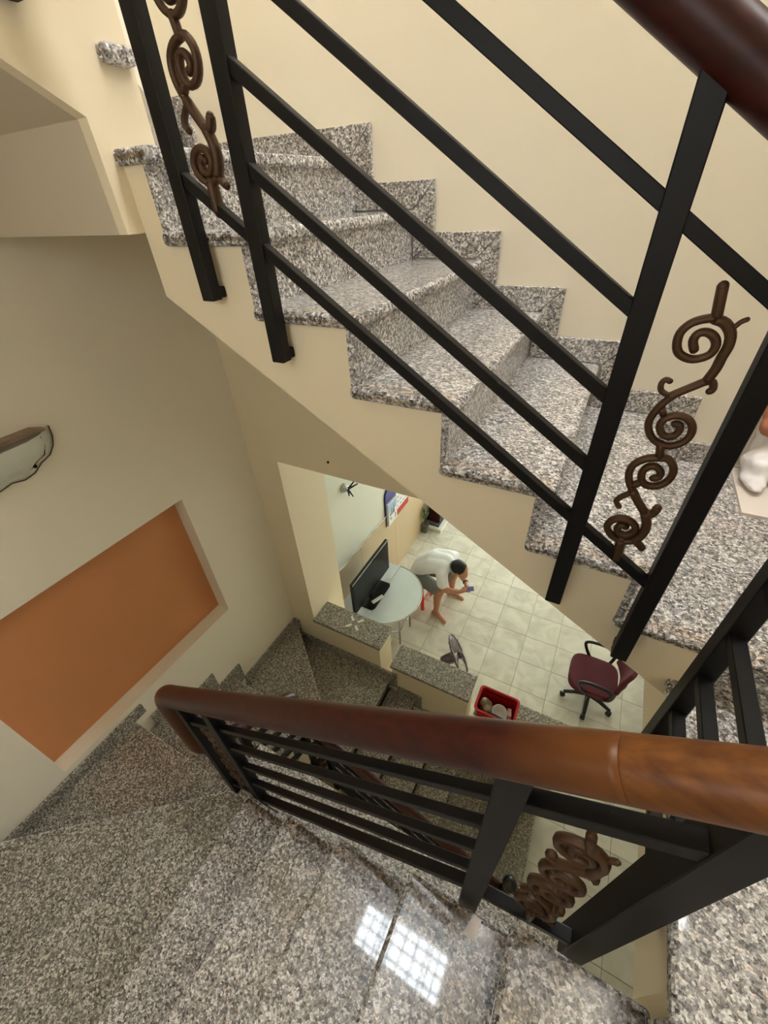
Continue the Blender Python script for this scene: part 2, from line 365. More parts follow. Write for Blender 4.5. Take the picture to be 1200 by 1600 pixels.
# lower back wall: pier left of the opening, lintel beam below the stair slab
SOF = lambda x: -0.19 - 0.606 * (x + 1.2)          # soffit line of the climbing flight
wb = struct('wall_back_lower', MB().prism([(XL, G0), (-1.75, G0), (-1.75, -1.34), (XL, -1.34)], YB, 2.15, 'y')
            .prism([(XL, -1.34), (XR, -1.34), (XR, SOF(XR) - 0.0 + 0.12), (-1.16, SOF(-1.16) + 0.1), (-1.2, -0.06), (XL, -0.06)] if SOF(XR) + 0.12 > -1.34 else
                   [(XL, -1.34), (0.438, -1.34), (0.438, SOF(0.438) - 0.002), (-1.181, SOF(-1.181) - 0.002), (-1.181, -0.052), (XL, -0.052)], YB, 1.95, 'y'), CREAM2)
struct('wall_back_pier', MB().box(-2.134, -1.752, 1.945, 2.15, G0, -1.20), WHITEW)
tag(MB().ball((-1.334, YB - 0.003, -1.244), 0.008, 8).build('wall_nail', BLACK, smooth=True), 'dark nail head in the beam above the living room opening', 'nail')
# upper back wall with a doorway on the right
struct('wall_back_upper', MB().prism([(XL, -0.2), (-1.1, -0.2), (0.28, -1.1), (0.52, -1.1), (0.52, 5.1), (XL, 5.1)], 1.82, 2.0, 'y')
       .box(0.52, XR, 1.82, 2.0, 1.25, 5.1).box(0.28, 0.52, 1.82, 2.0, -1.3, -1.1), CREAM)
# right wall with a high window, near wall, roof with the skylights
WY0, WY1, WZ0, WZ1 = 1.2, 1.78, 1.6, 4.2
struct('wall_right', MB().box(XR, XR + 0.18, YN - 0.1, WY0, -1.4, 5.1).box(XR, XR + 0.18, WY1, 3.4, -1.4, 5.1)
       .box(XR, XR + 0.18, WY0, WY1, -1.4, WZ0).box(XR, XR + 0.18, WY0, WY1, WZ1, 5.1).box(XR, XR + 0.18, YN - 0.1, 9.1, G0, -1.4), CREAM)
VX0, VX1, VZ0, VZ1 = -0.95, 0.15, 0.0, 0.80
struct('wall_near', MB().box(-2.16, VX0, YN - 0.2, YN, G0, 5.1).box(VX1, XR + 0.18, YN - 0.2, YN, G0, 5.1).box(VX0, VX1, YN - 0.2, YN, G0, VZ0).box(VX0, VX1, YN - 0.2, YN, VZ1, 5.1), CREAM)
SX0, SX1, SY0, SY1, SZ = -1.12, 0.10, 0.38, 0.84, 5.1
struct('ceiling', MB().box(-2.16, SX0, YN - 0.2, 1.64, SZ, SZ + 0.15).box(-2.16, -1.1, 1.64, 2.0, SZ, SZ + 0.15).box(SX1, XR + 0.18, YN - 0.2, 1.64, SZ, SZ + 0.15)
       .box(SX0, SX1, YN - 0.2, SY0, SZ, SZ + 0.15).box(SX0, SX1, SY1, 1.64, SZ, SZ + 0.15), SOFFIT)
def lit_window(name, fr, pane, bars, e):
    o = struct(name, fr, WHITEP)
    struct('pane', pane, emit('daylight_' + name, (0.82, 0.91, 1.0, 1) if name == 'window_1' else (0.92, 0.96, 1.0, 1), e), o)
    for b in bars: struct('window_bar', b, BLACK, o)
    return o
bars = [MB().box(SX0, SX1, y - 0.013, y + 0.013, SZ - 0.02, SZ) for y in (0.47, 0.62, 0.75)]
bars += [MB().box(x - 0.011, x + 0.011, SY0, SY1, SZ - 0.02, SZ) for x in (-0.98, -0.84, -0.78, -0.62, -0.46, -0.30, -0.16, -0.10, 0.0)]
lit_window('window_1', MB().box(SX0 - 0.03, SX1 + 0.03, SY0 - 0.03, SY0, SZ - 0.03, SZ + 0.02).box(SX0 - 0.03, SX1 + 0.03, SY1, SY1 + 0.03, SZ - 0.03, SZ + 0.02)
           .box(SX0 - 0.03, SX0, SY0, SY1, SZ - 0.03, SZ + 0.02).box(SX1, SX1 + 0.03, SY0, SY1, SZ - 0.03, SZ + 0.02),
           MB().box(SX0, SX1, SY0, SY1, SZ + 0.02, SZ + 0.03), bars, SKY)
bars = [MB().box(XR + 0.05, XR + 0.065, y - 0.008, y + 0.008, WZ0, WZ1) for y in (1.35, 1.5, 1.65)]
lit_window('window_2', MB().box(XR + 0.03, XR + 0.08, WY0, WY1, WZ0, WZ0 + 0.04).box(XR + 0.03, XR + 0.08, WY0, WY1, WZ1 - 0.04, WZ1)
           .box(XR + 0.03, XR + 0.08, WY0, WY0 + 0.04, WZ0, WZ1).box(XR + 0.03, XR + 0.08, WY1 - 0.04, WY1, WZ0, WZ1),
           MB().box(XR + 0.10, XR + 0.11, WY0, WY1, WZ0, WZ1), bars, SIDE)
lit_window('window_fill', MB().box(VX0, VX1, YN - 0.08, YN - 0.03, VZ0, VZ0 + 0.03).box(VX0, VX1, YN - 0.08, YN - 0.03, VZ1 - 0.03, VZ1), MB().box(VX0, VX1, YN - 0.11, YN - 0.10, VZ0, VZ1),  # unseen window, added as fill for the faces turned to the viewer
           [MB().box(x - 0.008, x + 0.008, YN - 0.065, YN - 0.05, VZ0, VZ1) for x in (-0.7, -0.4, -0.1)], FILLW)
lit_window('window_3', MB().box(-1.1, XR, 1.64, 1.67, SZ - 0.03, SZ + 0.02), MB().box(-1.1, XR, 1.64, 1.82, SZ + 0.02, SZ + 0.03),
           [MB().box(x - 0.008, x + 0.008, 1.64, 1.82, SZ - 0.02, SZ) for x in (-0.8, -0.5, -0.2, 0.1, 0.4, 0.7, 1.0)], BACKL)
# side room behind the doorway on the right
struct('wall_side_room', MB().box(0.30, 0.52, 2.0, 3.4, -0.95, 1.4).box(0.30, XR + 0.18, 3.4, 3.5, -0.95, 1.4), WHITEW)
struct('ceiling_side_room', MB().box(0.30, XR + 0.18, 2.0, 3.5, 1.4, 1.5), SOFFIT)
struct('floor_side_room', MB().box(0.52, XR, 1.82, 3.4, -1.05, -0.885), PINKT)

# living room shell
wv = struct('wall_left_living', MB().box(-2.30, -2.134, 2.15, 9.05, G0, -1.20), WHITEW)
random.seed(3)
top = [(2.15 + 0.1 * k, -3.36 - 0.05 * min(1, k / 14) + random.uniform(-0.018, 0.018)) for k in range(0, 31)]
pn = []
for a, b in ((2.15, 3.09), (3.09, 4.03), (4.03, 5.15)):
    pts = [p for p in top if a < p[0] < b]
    ya = [p for p in top if p[0] <= a + 1e-6][-1][1]; yb = [p for p in top if p[0] <= b + 1e-6][-1][1]
    struct('wall_panel', MB().prism([(a + 0.002, G0), (b - 0.002, G0), (b - 0.002, yb)] + pts[::-1] + [(a + 0.002, ya)], -2.134, -2.122, 'x'), TAN, wv)
edge = [(-2.122, y, z) for y, z in top]
struct('peeling_edge', MB().tube([(-2.124, 2.2 + 0.1 * k, top[k][1] + 0.012) for k in range(0, 20)], [0.006 + 0.006 * random.random() for _ in range(20)], 6), WHITEP, wv, label='white peeling edge above the tan panel')
struct('ceiling_living', MB().box(-2.30, XR + 0.18, 1.95, 9.1, -1.20, -1.10), WHITEW)
struct('wall_far', MB().box(-2.3, -1.5, 9.0, 9.1, G0, -1.2).box(0.9, XR + 0.18, 9.0, 9.1, G0, -1.2).box(-1.5, 0.9, 9.0, 9.1, -1.9, -1.2), WHITEW)
d1 = struct('door_1', MB().box(-1.55, -1.5, 8.98, 9.06, G0, -1.85).box(0.9, 0.95, 8.98, 9.06, G0, -1.85).box(-1.5, 0.9, 8.98, 9.06, -1.9, -1.85), WHITEP)
struct('pane', MB().box(-1.5, 0.9, 9.06, 9.07, G0, -1.9), emit('daylight_street', (0.88, 0.95, 1.0, 1), DOORL), d1)
struct('baseboard_right', MB().box(XR - 0.015, XR, 1.9, 9.0, G0, G0 + 0.09), GREYSLAB)
for k, y in enumerate((3.2, 5.6)):
    t = thing('ceiling_tube_lamp', 'white fluorescent tube lamp on the living room ceiling, %s' % ('closer to the stairs' if k == 0 else 'closer to the street door'), 'lamp', (-0.3, y, -1.24))
    MB().box(-0.9, 0.3, y - 0.04, y + 0.04, -1.23, -1.20).build('lamp_housing', WHITEP, t, bevel=0.004)
    MB().tube([(-0.88, y, -1.25), (0.28, y, -1.25)], 0.014, 12).build('tube', emit('tube_glow', (1.0, 0.98, 0.93, 1), TUBE), t, smooth=True)

# half wall between the stairs and the living room, stepping down with the flight
hw = struct('wall_half', MB().box(-1.75, -1.09, YB, 1.90, G0, -2.98).box(-1.09, -0.98, YB, 1.90, G0, -3.42).box(-0.98, -0.315, YB, 1.90, G0, -3.165)
            .box(-0.315, -0.24, YB, 1.90, G0, -3.70).box(-0.24, 0.47, YB, 1.90, G0, -3.30), CREAM2)
c1 = struct('granite_cap', MB().box(-1.75, -1.075, YB - 0.02, 1.915, -2.98, -2.95), GRAN_D, hw, bevel=0.004, label='granite cap with a white four-pointed mark')
struct('granite_cap', MB().box(-0.99, -0.30, YB - 0.02, 1.915, -3.165, -3.135), GRAN_D, hw, bevel=0.004)
struct('granite_cap', MB().box(-0.25, 0.49, YB - 0.02, 1.915, -3.30, -3.27), GRAN_D, hw, bevel=0.004)
for k in range(4):
    a = PI / 4 + 0.06 + k * PI / 2; cx, cy = -1.394, 1.812
    struct('white_mark', MB().prism([(cx + math.cos(a) * r + math.sin(a) * s2, cy + math.sin(a) * r - math.cos(a) * s2) for r, s2 in ((0.028, -0.010), (0.080, -0.012), (0.085, 0.009), (0.030, 0.011))], -2.951, -2.9485, 'z'), PAPER, c1)

# ------------------------------------------------------------------ stairs
def tread(parent, poly, z, mat=GRAN, th=0.032):
    o = MB().prism(poly, z - th, z, 'z').build('tread', mat, parent, bevel=0.012, seg=3)
    o.data.materials.append(EDGE); o.data.materials.append(GRAN_R); o.modifiers['bevel'].material = 2; SIDES = parent.name != 'staircase.002'       # unpolished, stained side edges toward the stairwell
    for p in o.data.polygons:
        if SIDES and abs(p.normal.y) > 0.8: p.material_index = 1
    return o
def rect(x0, x1, y0, y1): return [(x0, y0), (x1, y0), (x1, y1), (x0, y1)]
def riser(parent, a, b, z0, z1, mat=GRAN, th=0.018, side=1):
    # upright slab from a to b (plan), thickness to one side
    a, b = Vector(a), Vector(b); d = (b - a).normalized(); n = Vector((-d.y, d.x)) * th * side
    MB().prism([tuple(a), tuple(b), tuple(b + n), tuple(a + n)], z0, z1, 'z').build('riser', mat, parent, bevel=0.001, seg=1)

# -- flight climbing along the back wall --------------------------------
up = thing('staircase', 'granite stair flight climbing along the bright back wall behind the black railing', 'stairs', (0, 1.3, -1.37))
LV = {'F': -1.065, 'E': -0.895, 'D': -0.725, 'C': -0.554, 'B': -0.383, 'A': -0.213, 'A1': -0.048, 'A2': 0.118, 'A3': 0.286}
NX = {'D': 0.226, 'C': -0.030, 'B': -0.277, 'A': -0.528, 'A1': -0.803, 'A2': -1.06}
YT, YW = 0.855, 1.818
YN_ = YN; YN = YN + 0.002; XR_ = XR; XR = XR - 0.002
seq = ['D', 'C', 'B', 'A', 'A1', 'A2']
for k, n in enumerate(seq):
    x0 = (NX[seq[k + 1]] - 0.045) if k + 1 < len(seq) else None
    if x0 is not None: tread(up, rect(x0, NX[n], YT, YW), LV[n], GRAN_U)
    lo = {'D': LV['E']}.get(n, LV[seq[k - 1]])
    riser(up, (NX[n] - 0.027, 0.868), (NX[n] - 0.027, YW), lo - 0.001, LV[n] - 0.031, side=1)
tread(up, [(-1.195, YT), (-1.06, YT), (-1.06, YW), (-1.998, YW), (-1.97, 1.80), (-1.2, 0.94)], LV['A2'])
tread(up, [(0.180, YT), (XR, YT), (XR, YW), (0.180, YW)], LV['E'], GRAN_U)
tread(up, [(0.355, YN), (XR, YN), (XR, 0.905), (0.355, 0.905)], LV['F'])
riser(up, (0.44, 0.872), (XR, 0.872), LV['F'] - 0.001, LV['E'] - 0.031, side=1)
# left flight going on upwards toward the viewer
tread(up, [(-1.216, 0.93), (-1.216, 0.68), (-1.998, 0.68), (-1.998, 1.77), (-1.97, 1.80)], LV['A3'])
riser(up, (-1.216, 1.01), (-1.985, 1.79), LV['A2'], LV['A3'] - 0.031, side=1)
for k in range(4):
    y = 0.655 - 0.25 * k; z = LV['A3'] + 0.17 * (k + 1)
    riser(up, (-1.99, y), (-1.217, y), z - 0.17, z - 0.031)
    tread(up, rect(-1.998, -1.216, y - 0.29, y + 0.025), z)
# painted body below the treads
prof = [(0.385, SOF(0.385))]
prof += [(0.385, LV['E'] - 0.032), (NX['D'] - 0.045, LV['E'] - 0.032)]
for k, n in enumerate(seq):
    prof.append((NX[n] - 0.045, LV[n] - 0.032))
    prof.append(((NX[seq[k + 1]] - 0.045) if k + 1 < len(seq) else -1.18, LV[n] - 0.032))
prof += [(-1.18, SOF(-1.18) + 0.0)]
MB().prism(prof, 0.872, YW, 'y').prism([(0.385, LV['E'] - 0.032), (0.385, SOF(0.385)), (0.44, SOF(0.44)), (0.44, LV['E'] - 0.032)], 0.872, YW, 'y').build('stair_body', STAIRP, up)
MB().box(0.44, XR, 0.90, YW, -1.37, LV['E'] - 0.032).build('stair_body', STAIRP, up)
MB().box(0.385, XR, 0.27, 1.25, -1.37, LV['F'] - 0.032).box(0.402, XR, YN, 0.27, -1.37, LV['F'] - 0.032).build('landing_body', STAIRP, up)
lb = [(0.82, 0.17), (0.82, -0.05), (YW, -0.05), (YW, LV['A2'] - 0.032), (0.93, LV['A2'] - 0.032), (0.93, LV['A3'] - 0.032), (0.70, LV['A3'] - 0.032)]
for k in range(4): lb += [(0.637 - 0.25 * k, LV['A3'] + 0.17 * (k + 1) - 0.032), (0.637 - 0.25 * (k + 1), LV['A3'] + 0.17 * (k + 1) - 0.032)]
lb += [(-0.363, 0.80)]
MB().prism(lb, -1.998, -1.2145, 'x').build('soffit_body', SOFFIT, up)
MB().prism([(0.82, -0.05), (0.985, -0.05), (0.985, 1.2), (-0.36, 2.1), (-0.363, 0.80), (0.82, 0.17)], -1.215, -1.18, 'x').build('side_curb', STAIRP, up)
MB().box(-1.215, -1.148, 0.900, 0.978, 0.264, 0.298).build('tread_end', GRAN, up, bevel=0.011, seg=3)
# the storey above: landing and sloping slab over the viewer
MB().box(-1.998, -1.0, YN, -0.34, 0.95, 1.15).prism([(-1.0, 0.95), (0.36, 1.95), (XR, 1.95), (XR, 2.15), (0.36, 2.15), (-1.0, 1.15)], YN, 0.22, 'y').build('landing_body', CREAM, up)
# skirting along the back wall: a mitred pair of slabs per step
SX = {'E': 0.435, 'D': 0.335, 'C': 0.064, 'B': -0.208, 'A': -0.469, 'A1': -0.735, 'A2': -0.998}
ST = {'E': -0.812, 'D': -0.638, 'C': -0.467, 'B': -0.297, 'A': -0.121, 'A1': 0.041, 'A2': 0.216}
order = ['E', 'D', 'C', 'B', 'A', 'A1', 'A2']
for k, n in enumerate(order):
    xr, zt = SX[n], ST[n]; xl = SX[order[k + 1]] - 0.092 if k + 1 < len(order) else -1.9
    zb = ST[order[k - 1]] if k else LV['E'] - 0.01
    g = 0.0012
    MB().prism([(xl + g, zt), (xr - g, zt), (xr - 0.085 - g, zt - 0.085), (xl + g, zt - 0.085)], 1.802, 1.8195, 'y').build('skirting', GRAN, up, bevel=0.0015, seg=1)
    MB().prism([(xr, zt - 2 * g), (xr, zb + g), (xr - 0.085, zb + g), (xr - 0.085, zt - 0.085 - 2 * g)], 1.802, 1.8195, 'y').build('skirting', GRAN, up, bevel=0.0015, seg=1)
MB().box(-1.999, -1.98, 1.0, 1.80, LV['A3'], LV['A3'] + 0.095).build('skirting', GRAN, up)
MB().prism([(-1.985, LV['A2']), (-1.9, LV['A2']), (-1.9, LV['A3'] + 0.095), (-1.985, LV['A3'] + 0.095)], 1.801, 1.8195, 'y').build('skirting', GRAN, up)

# -- flight under the viewer, turning down at the left ------------------
nr = thing('staircase', 'granite flight with window reflection running down beside the mahogany handrail', 'stairs', (-0.6, 0.0, -2.48))
Gz = [-1.238, -1.412, -1.585, -1.758, -1.930]
Gx = [0.117, -0.127, -0.376, -0.622, -0.87]
Gy = [0.245, 0.253, 0.256, 0.258, 0.260]
for k in range(5):
    x1 = (Gx[k - 1] + 0.04) if k else 0.381
    tread(nr, rect(Gx[k], x1, YN, Gy[k]), Gz[k], GRAN_N)
    zlow = Gz[k + 1] if k < 4 else -2.104
    riser(nr, (Gx[k] + 0.027, YN), (Gx[k] + 0.027, Gy[k] - 0.02), zlow - 0.001, Gz[k] - 0.031, side=-1)
riser(nr, (0.382, YN), (0.382, 0.235), Gz[0] - 0.001, LV['F'] - 0.033, side=-1)
MB().prism([(0.069, 0.246), (0.049, 0.249), (0.034, 0.203), (0.060, 0.203)], -1.4125, -1.4105, 'z').build('stone_patch', STONEP, nr, label='pale stone patch set into the tread edge')
H = {5: -2.104, 6: -2.278, 7: -2.452, 8: -2.626, 9: -2.80, 10: -2.974, 11: -3.148, 12: -3.328, 13: -3.508, 14: -3.688, 15: -3.868, 16: -4.048, 17: -4.228, 18: -4.408}
# winders round the lower left corner
tread(nr, [(-0.83, YN), (-0.83, 0.268), (-0.985, 0.268), (-1.0, 0.25), (-1.50, YN)], H[5], GRAN_D)
tread(nr, [(-1.44, YN), (-0.96, 0.268), (-1.10, 0.285), (-1.13, 0.27), (-1.998, -0.42), (-1.998, YN)], H[6], GRAN_D)
tread(nr, [(-1.998, -0.47), (-1.05, 0.28), (-1.05, 0.29), (-1.105, 0.305), (-1.998, 0.305)], H[7], GRAN_D)
riser(nr, (-0.985, 0.24), (-1.47, YN), H[6] - 0.001, H[5] - 0.031, GRAN_D, side=-1)
riser(nr, (-1.12, 0.255), (-1.98, -0.425), H[7] - 0.001, H[6] - 0.031, GRAN_D, side=-1)
riser(nr, (-1.13, 0.280), (-1.99, 0.280), H[8] + 0.001, H[7] - 0.031, GRAN_D, side=-1)
bd = [(0.38, Gz[0] - 0.032)]
for k in range(5): bd += [(Gx[k] + 0.045, Gz[k] - 0.032), (Gx[k] + 0.045, (Gz[k + 1] if k < 4 else H[5]) - 0.032)]
bd += [(Gx[4] + 0.045, Gz[4] - 0.19), (0.38, Gz[0] - 0.19)]
MB().prism(bd, YN, 0.234, 'y').build('stair_body', CREAM, nr)
MB().prism([(-0.86, YN), (-0.86, 0.235), (-0.97, 0.235), (-1.45, YN)], H[5] - 0.2, H[5] - 0.032, 'z').prism([(-1.45, YN), (-0.97, 0.235), (-1.08, 0.25), (-1.97, -0.43), (-1.998, YN)], H[6] - 0.2, H[6] - 0.032, 'z')\
    .prism([(-1.998, -0.45), (-1.08, 0.25), (-1.12, 0.26), (-1.998, 0.262)], H[7] - 0.2, H[7] - 0.032, 'z').build('stair_body', CREAM, nr)
MB().box(-1.999, -1.982, -0.40, 0.38, H[7], -2.375).build('skirting', GRAN_D, nr, bevel=0.001, seg=1)
MB().box(-1.999, -1.982, YN, -0.402, H[6], -2.195).build('skirting', GRAN_D, nr, bevel=0.001, seg=1)

# -- flight along the left wall and down along the half wall -------------
lo = thing('staircase', 'shaded granite flight below, winding down past the capped half wall', 'stairs', (-1.2, 1.2, G0))
LY = {8: 0.53, 9: 0.75, 10: 0.96}; ystart = {8: 0.24, 9: 0.485, 10: 0.705}
for k in (8, 9, 10):
    tread(lo, rect(-1.998, -1.18, ystart[k], LY[k]), H[k], GRAN_D)
    riser(lo, (-1.20, LY[k] - 0.025), (-1.99, LY[k] - 0.025), H[k + 1] - 0.001, H[k] - 0.031, GRAN_D, side=-1)
tread(lo, [(-1.998, 0.91), (-1.105, 0.91), (-1.10, 0.975), (-1.97, 1.698), (-1.998, 1.698)], H[11], GRAN_D)
riser(lo, (-1.20, 0.965), (-1.985, 1.665), H[12] - 0.001, H[11] - 0.031, GRAN_D, side=1)
LX = {12: -0.99, 13: -0.758, 14: -0.513, 15: -0.267, 16: -0.022, 17: 0.22, 18: 0.44}
tread(lo, [(-1.998, 1.698), (-1.14, 0.94), (-1.09, 0.83), (LX[12], 0.83), (LX[12], 1.698)], H[12], GRAN_D)
for k in range(13, 19):
    tread(lo, rect(LX[k - 1] - 0.04, LX[k], 0.83, 1.698), H[k], GRAN_D)
for k in range(12, 19):
    riser(lo, (LX[k] - 0.025, 0.85), (LX[k] - 0.025, 1.697), (H[k + 1] if k < 18 else G0) - 0.0, H[k] - 0.031, GRAN_D, side=1)
b = MB()
for k in (8, 9, 10): b.box(-1.998, -1.20, ystart[k] + 0.02, LY[k] - 0.043, H[k] - 0.3, H[k] - 0.032)
b.box(-1.998, -1.20, 0.917, 1.698, H[11] - 0.6, H[12] - 0.032)
b.prism([(-1.998, 0.93), (-1.20, 0.93), (-1.20, 0.945), (-1.97, 1.63), (-1.998, 1.66)], H[12] - 0.03, H[11] - 0.032, 'z')
for k in range(12, 19): b.box((LX[k - 1] if k > 12 else -1.20) - 0.03, LX[k] - 0.043, 0.86, 1.698, G0, H[k] - 0.032)
b.build('stair_body', CREAM2, lo)
for k in range(12, 18): MB().box(LX[k] - 0.026, LX[k] - 0.008, 0.85, 1.68, H[k + 1], H[k + 1] + 0.012).build('shade_joint', SHADE_GRIME, lo)  # dark strips: riser shade painted in, with grime, along the inner corners
for y0, y1, z, k in ((0.382, 0.60, -2.532, 8), (0.602, 0.826, -2.71, 9), (0.828, 1.035, -2.881, 10), (1.037, 1.70, -3.072, 11)):
    MB().box(-1.999, -1.982, y0, y1, H[k] - 0.10, z).build('skirting', GRAN_D, lo, bevel=0.001, seg=1)
for x0, x1, z, k in ((-1.98, -1.93, -3.072, 11), (-1.928, -0.93, -3.25, 12), (-0.928, -0.70, -3.43, 13), (-0.698, -0.45, -3.61, 14), (-0.448, -0.21, -3.79, 15), (-0.208, 0.04, -3.97, 16), (0.042, 0.28, -4.15, 17)):
    MB().box(x0, x1, 1.682, 1.699, H[k] - 0.12, z).build('skirting', GRAN_D, lo, bevel=0.001, seg=1)

# -- granite ledge below the well --------------------------------------
lg = thing('granite_ledge', 'long granite ledge lying below the near railing inside the stairwell', 'ledge', (-0.35, 0.1, G0))
MB().prism([(-1.07, 0.296), (-1.07, 0.486), (0.385, 0.486), (0.385, -0.3), (-0.80, -0.3), (-0.80, 0.296)], -2.19, -2.155, 'z').build('slab', GRAN_L, lg, bevel=0.004)
MB().prism([(-1.04, 0.30), (-1.04, 0.46), (0.36, 0.46), (0.36, -0.3), (-0.78, -0.3), (-0.78, 0.30)], G0, -2.19, 'z').build('support_wall', CREAM2, lg)

# ------------------------------------------------------------------ railings
ORN=[
(0.0082,[(-0.004,0.262),(0.000,0.240),(0.004,0.219)]),
(0.0071,[(0.004,0.219),(-0.012,0.216),(-0.026,0.209),(-0.035,0.195),(-0.034,0.177),(-0.026,0.163),(-0.009,0.156),(0.006,0.159),(0.016,0.167),(0.018,0.180),(0.011,0.192),(-0.001,0.198),(-0.011,0.195),(-0.014,0.184),(-0.008,0.171)]),
(0.0082,[(0.004,0.217),(0.018,0.212),(0.030,0.198),(0.034,0.180),(0.032,0.162),(0.031,0.144),(0.026,0.124)]),
(0.0041,[(0.028,0.202),(0.033,0.211),(0.037,0.216),(0.042,0.219)]),
(0.0062,[(0.026,0.124),(0.035,0.123),(0.039,0.112),(0.036,0.108)]),
(0.0072,[(0.026,0.124),(0.009,0.111),(-0.008,0.098),(-0.017,0.091)]),
(0.0051,[(-0.016,0.092),(-0.031,0.099),(-0.035,0.111),(-0.031,0.119),(-0.024,0.117)]),
(0.0070,[(-0.008,0.098),(-0.023,0.076),(-0.031,0.053),(-0.031,0.033),(-0.020,0.013),(-0.003,0.002),(0.017,0.002),(0.033,0.015),(0.037,0.033),(0.030,0.050),(0.016,0.059),(0.000,0.058),(-0.011,0.049),(-0.013,0.034),(-0.003,0.020),(0.011,0.020),(0.018,0.031),(0.015,0.043),(0.008,0.044)]),
(0.0063,[(-0.015,0.058),(-0.021,0.069)]),
(0.0079,[(-0.001,0.002),(0.006,-0.026)]),
(0.0075,[(0.006,-0.026),(0.021,-0.026),(0.035,-0.044),(0.035,-0.068),(0.021,-0.086),(0.000,-0.088),(-0.011,-0.072),(-0.010,-0.054),(0.001,-0.045),(0.015,-0.052),(0.018,-0.065),(0.009,-0.071)]),
(0.0076,[(0.006,-0.026),(-0.013,-0.032),(-0.030,-0.048),(-0.033,-0.071),(-0.024,-0.096),(-0.010,-0.113)]),
(0.0077,[(-0.008,-0.084),(-0.020,-0.097)]),
(0.0091,[(-0.017,-0.107),(0.001,-0.131),(0.019,-0.152)]),
(0.0062,[(-0.016,-0.112),(-0.031,-0.127),(-0.037,-0.140),(-0.029,-0.152)]),
(0.0086,[(0.019,-0.152),(0.031,-0.153),(0.036,-0.144),(0.037,-0.135)]),
(0.0099,[(0.019,-0.152),(0.031,-0.179),(0.032,-0.205),(0.022,-0.228)]),
(0.0081,[(0.022,-0.228),(-0.000,-0.238),(-0.024,-0.228),(-0.037,-0.209),(-0.031,-0.189),(-0.012,-0.179),(0.008,-0.186),(0.016,-0.202),(0.005,-0.219),(-0.011,-0.218),(-0.017,-0.205),(-0.010,-0.195),(-0.003,-0.199)]),
(0.0083,[(0.022,-0.228),(0.032,-0.235),(0.041,-0.243)]),
(0.0113,[(-0.001,-0.235),(0.001,-0.260),(0.002,-0.289)]),
]
def ornament(parent, ux, cz, y, flip=1, sc=1.0, ax='x'):
    mb = MB(); rnd = random.Random(3)
    for r, pts in ORN:
        P = []
        for u, v in pts:
            P.append((ux + u * flip * sc, y, cz + v * sc) if ax == 'x' else (y, ux + u * flip * sc, cz + v * sc))
        # smooth the traced stroke
        Q = []
        for i in range(len(P) - 1):
            p0, p1, p2, p3 = Vector(P[max(i - 1, 0)]), Vector(P[i]), Vector(P[i + 1]), Vector(P[min(i + 2, len(P) - 1)])
            for t in (0, 0.34, 0.67):
                Q.append(0.5 * ((2 * p1) + (p2 - p0) * t + (2 * p0 - 5 * p1 + 4 * p2 - p3) * t * t + (3 * p1 - p0 - 3 * p2 + p3) * t ** 3))
        Q.append(Vector(P[-1]))
        mb.tube(Q, r * 0.96, 8, flat=(Vector((0, 1, 0)), 1.35), ball=True)
    return mb.build('scroll_ornament', BRONZE, parent, smooth=True)
PS = 0.038
def post(parent, x, y, z0, z1, s=PS, d=0.034): return MB().box(x - s / 2, x + s / 2, y - d / 2, y + d / 2, z0, z1).build('post', BLACK, parent, bevel=0.002, seg=1)
def bar(parent, p, q, w=0.022, h=0.022): return MB().bar(p, q, w, h).build('bar', BLACK, parent, bevel=0.0015, seg=1)
def smooth_path(P, it=3):
    P = [Vector(p) for p in P]
    for _ in range(it):
        Q = [P[0]]
        for a, b in zip(P, P[1:]): Q += [a * 0.75 + b * 0.25, a * 0.25 + b * 0.75]
        P = Q + [P[-1]]
    return P
RH = 0.034
# -- upper railing
ur = thing('stair_railing', 'black railing with bronze scrolls along the open side of the climbing flight', 'railing', (0.0, 0.82, -1.0), None)
hz = lambda x: 0.128 - 0.68 * (x - 0.026)
YU = 0.835
MB().tube(smooth_path([(-1.12, YU, hz(-1.12)), (0.10, YU, hz(0.10)), (0.24, YU, hz(0.24)), (0.33, YU, hz(0.33) + 0.0), (0.345, YU - 0.02, -0.16), (0.345, YU - 0.02, -0.30), (0.345, YU - 0.08, -0.37), (0.34, 0.70, -0.375), (0.335, 0.45, -0.375), (0.335, 0.397, -0.377)], 3), RH, 20).build('handrail', WOOD, ur, smooth=True)
P1, P2, P3, P4 = -0.952, -0.757, 0.027, 0.219
for x, z0 in ((P1, -0.195), (P2, -0.33), (P3, -0.87), (P4, -1.0)):
    post(ur, x, YU, z0, hz(x) - 0.01)
    MB().box(x - 0.017, x + 0.017, YU + 0.01, 0.871, z0 + 0.003, z0 + 0.028).build('bracket', BLACK, ur, bevel=0.002, seg=1)
OFF = (0.163, 0.302, 0.450, 0.596, 0.733)
for o in OFF: bar(ur, (P2, YU, hz(P2) - o), (P3, YU, hz(P3) - o))
for a, b2 in ((P1, P2), (P3, P4)):
    for o in (OFF[0], 0.733): bar(ur, (a, YU, hz(a) - o), (b2, YU, hz(b2) - o))
ornament(ur, 0.124, -0.390, YU)
ornament(ur, -0.858, 0.275, YU)
# left railing of the flight above: only the foot of its first post shows
post(ur, -1.135, 0.74, 0.335, 1.3); MB().box(-1.178, -1.13, 0.72, 0.76, 0.325, 0.35).build('bracket', BLACK, ur)
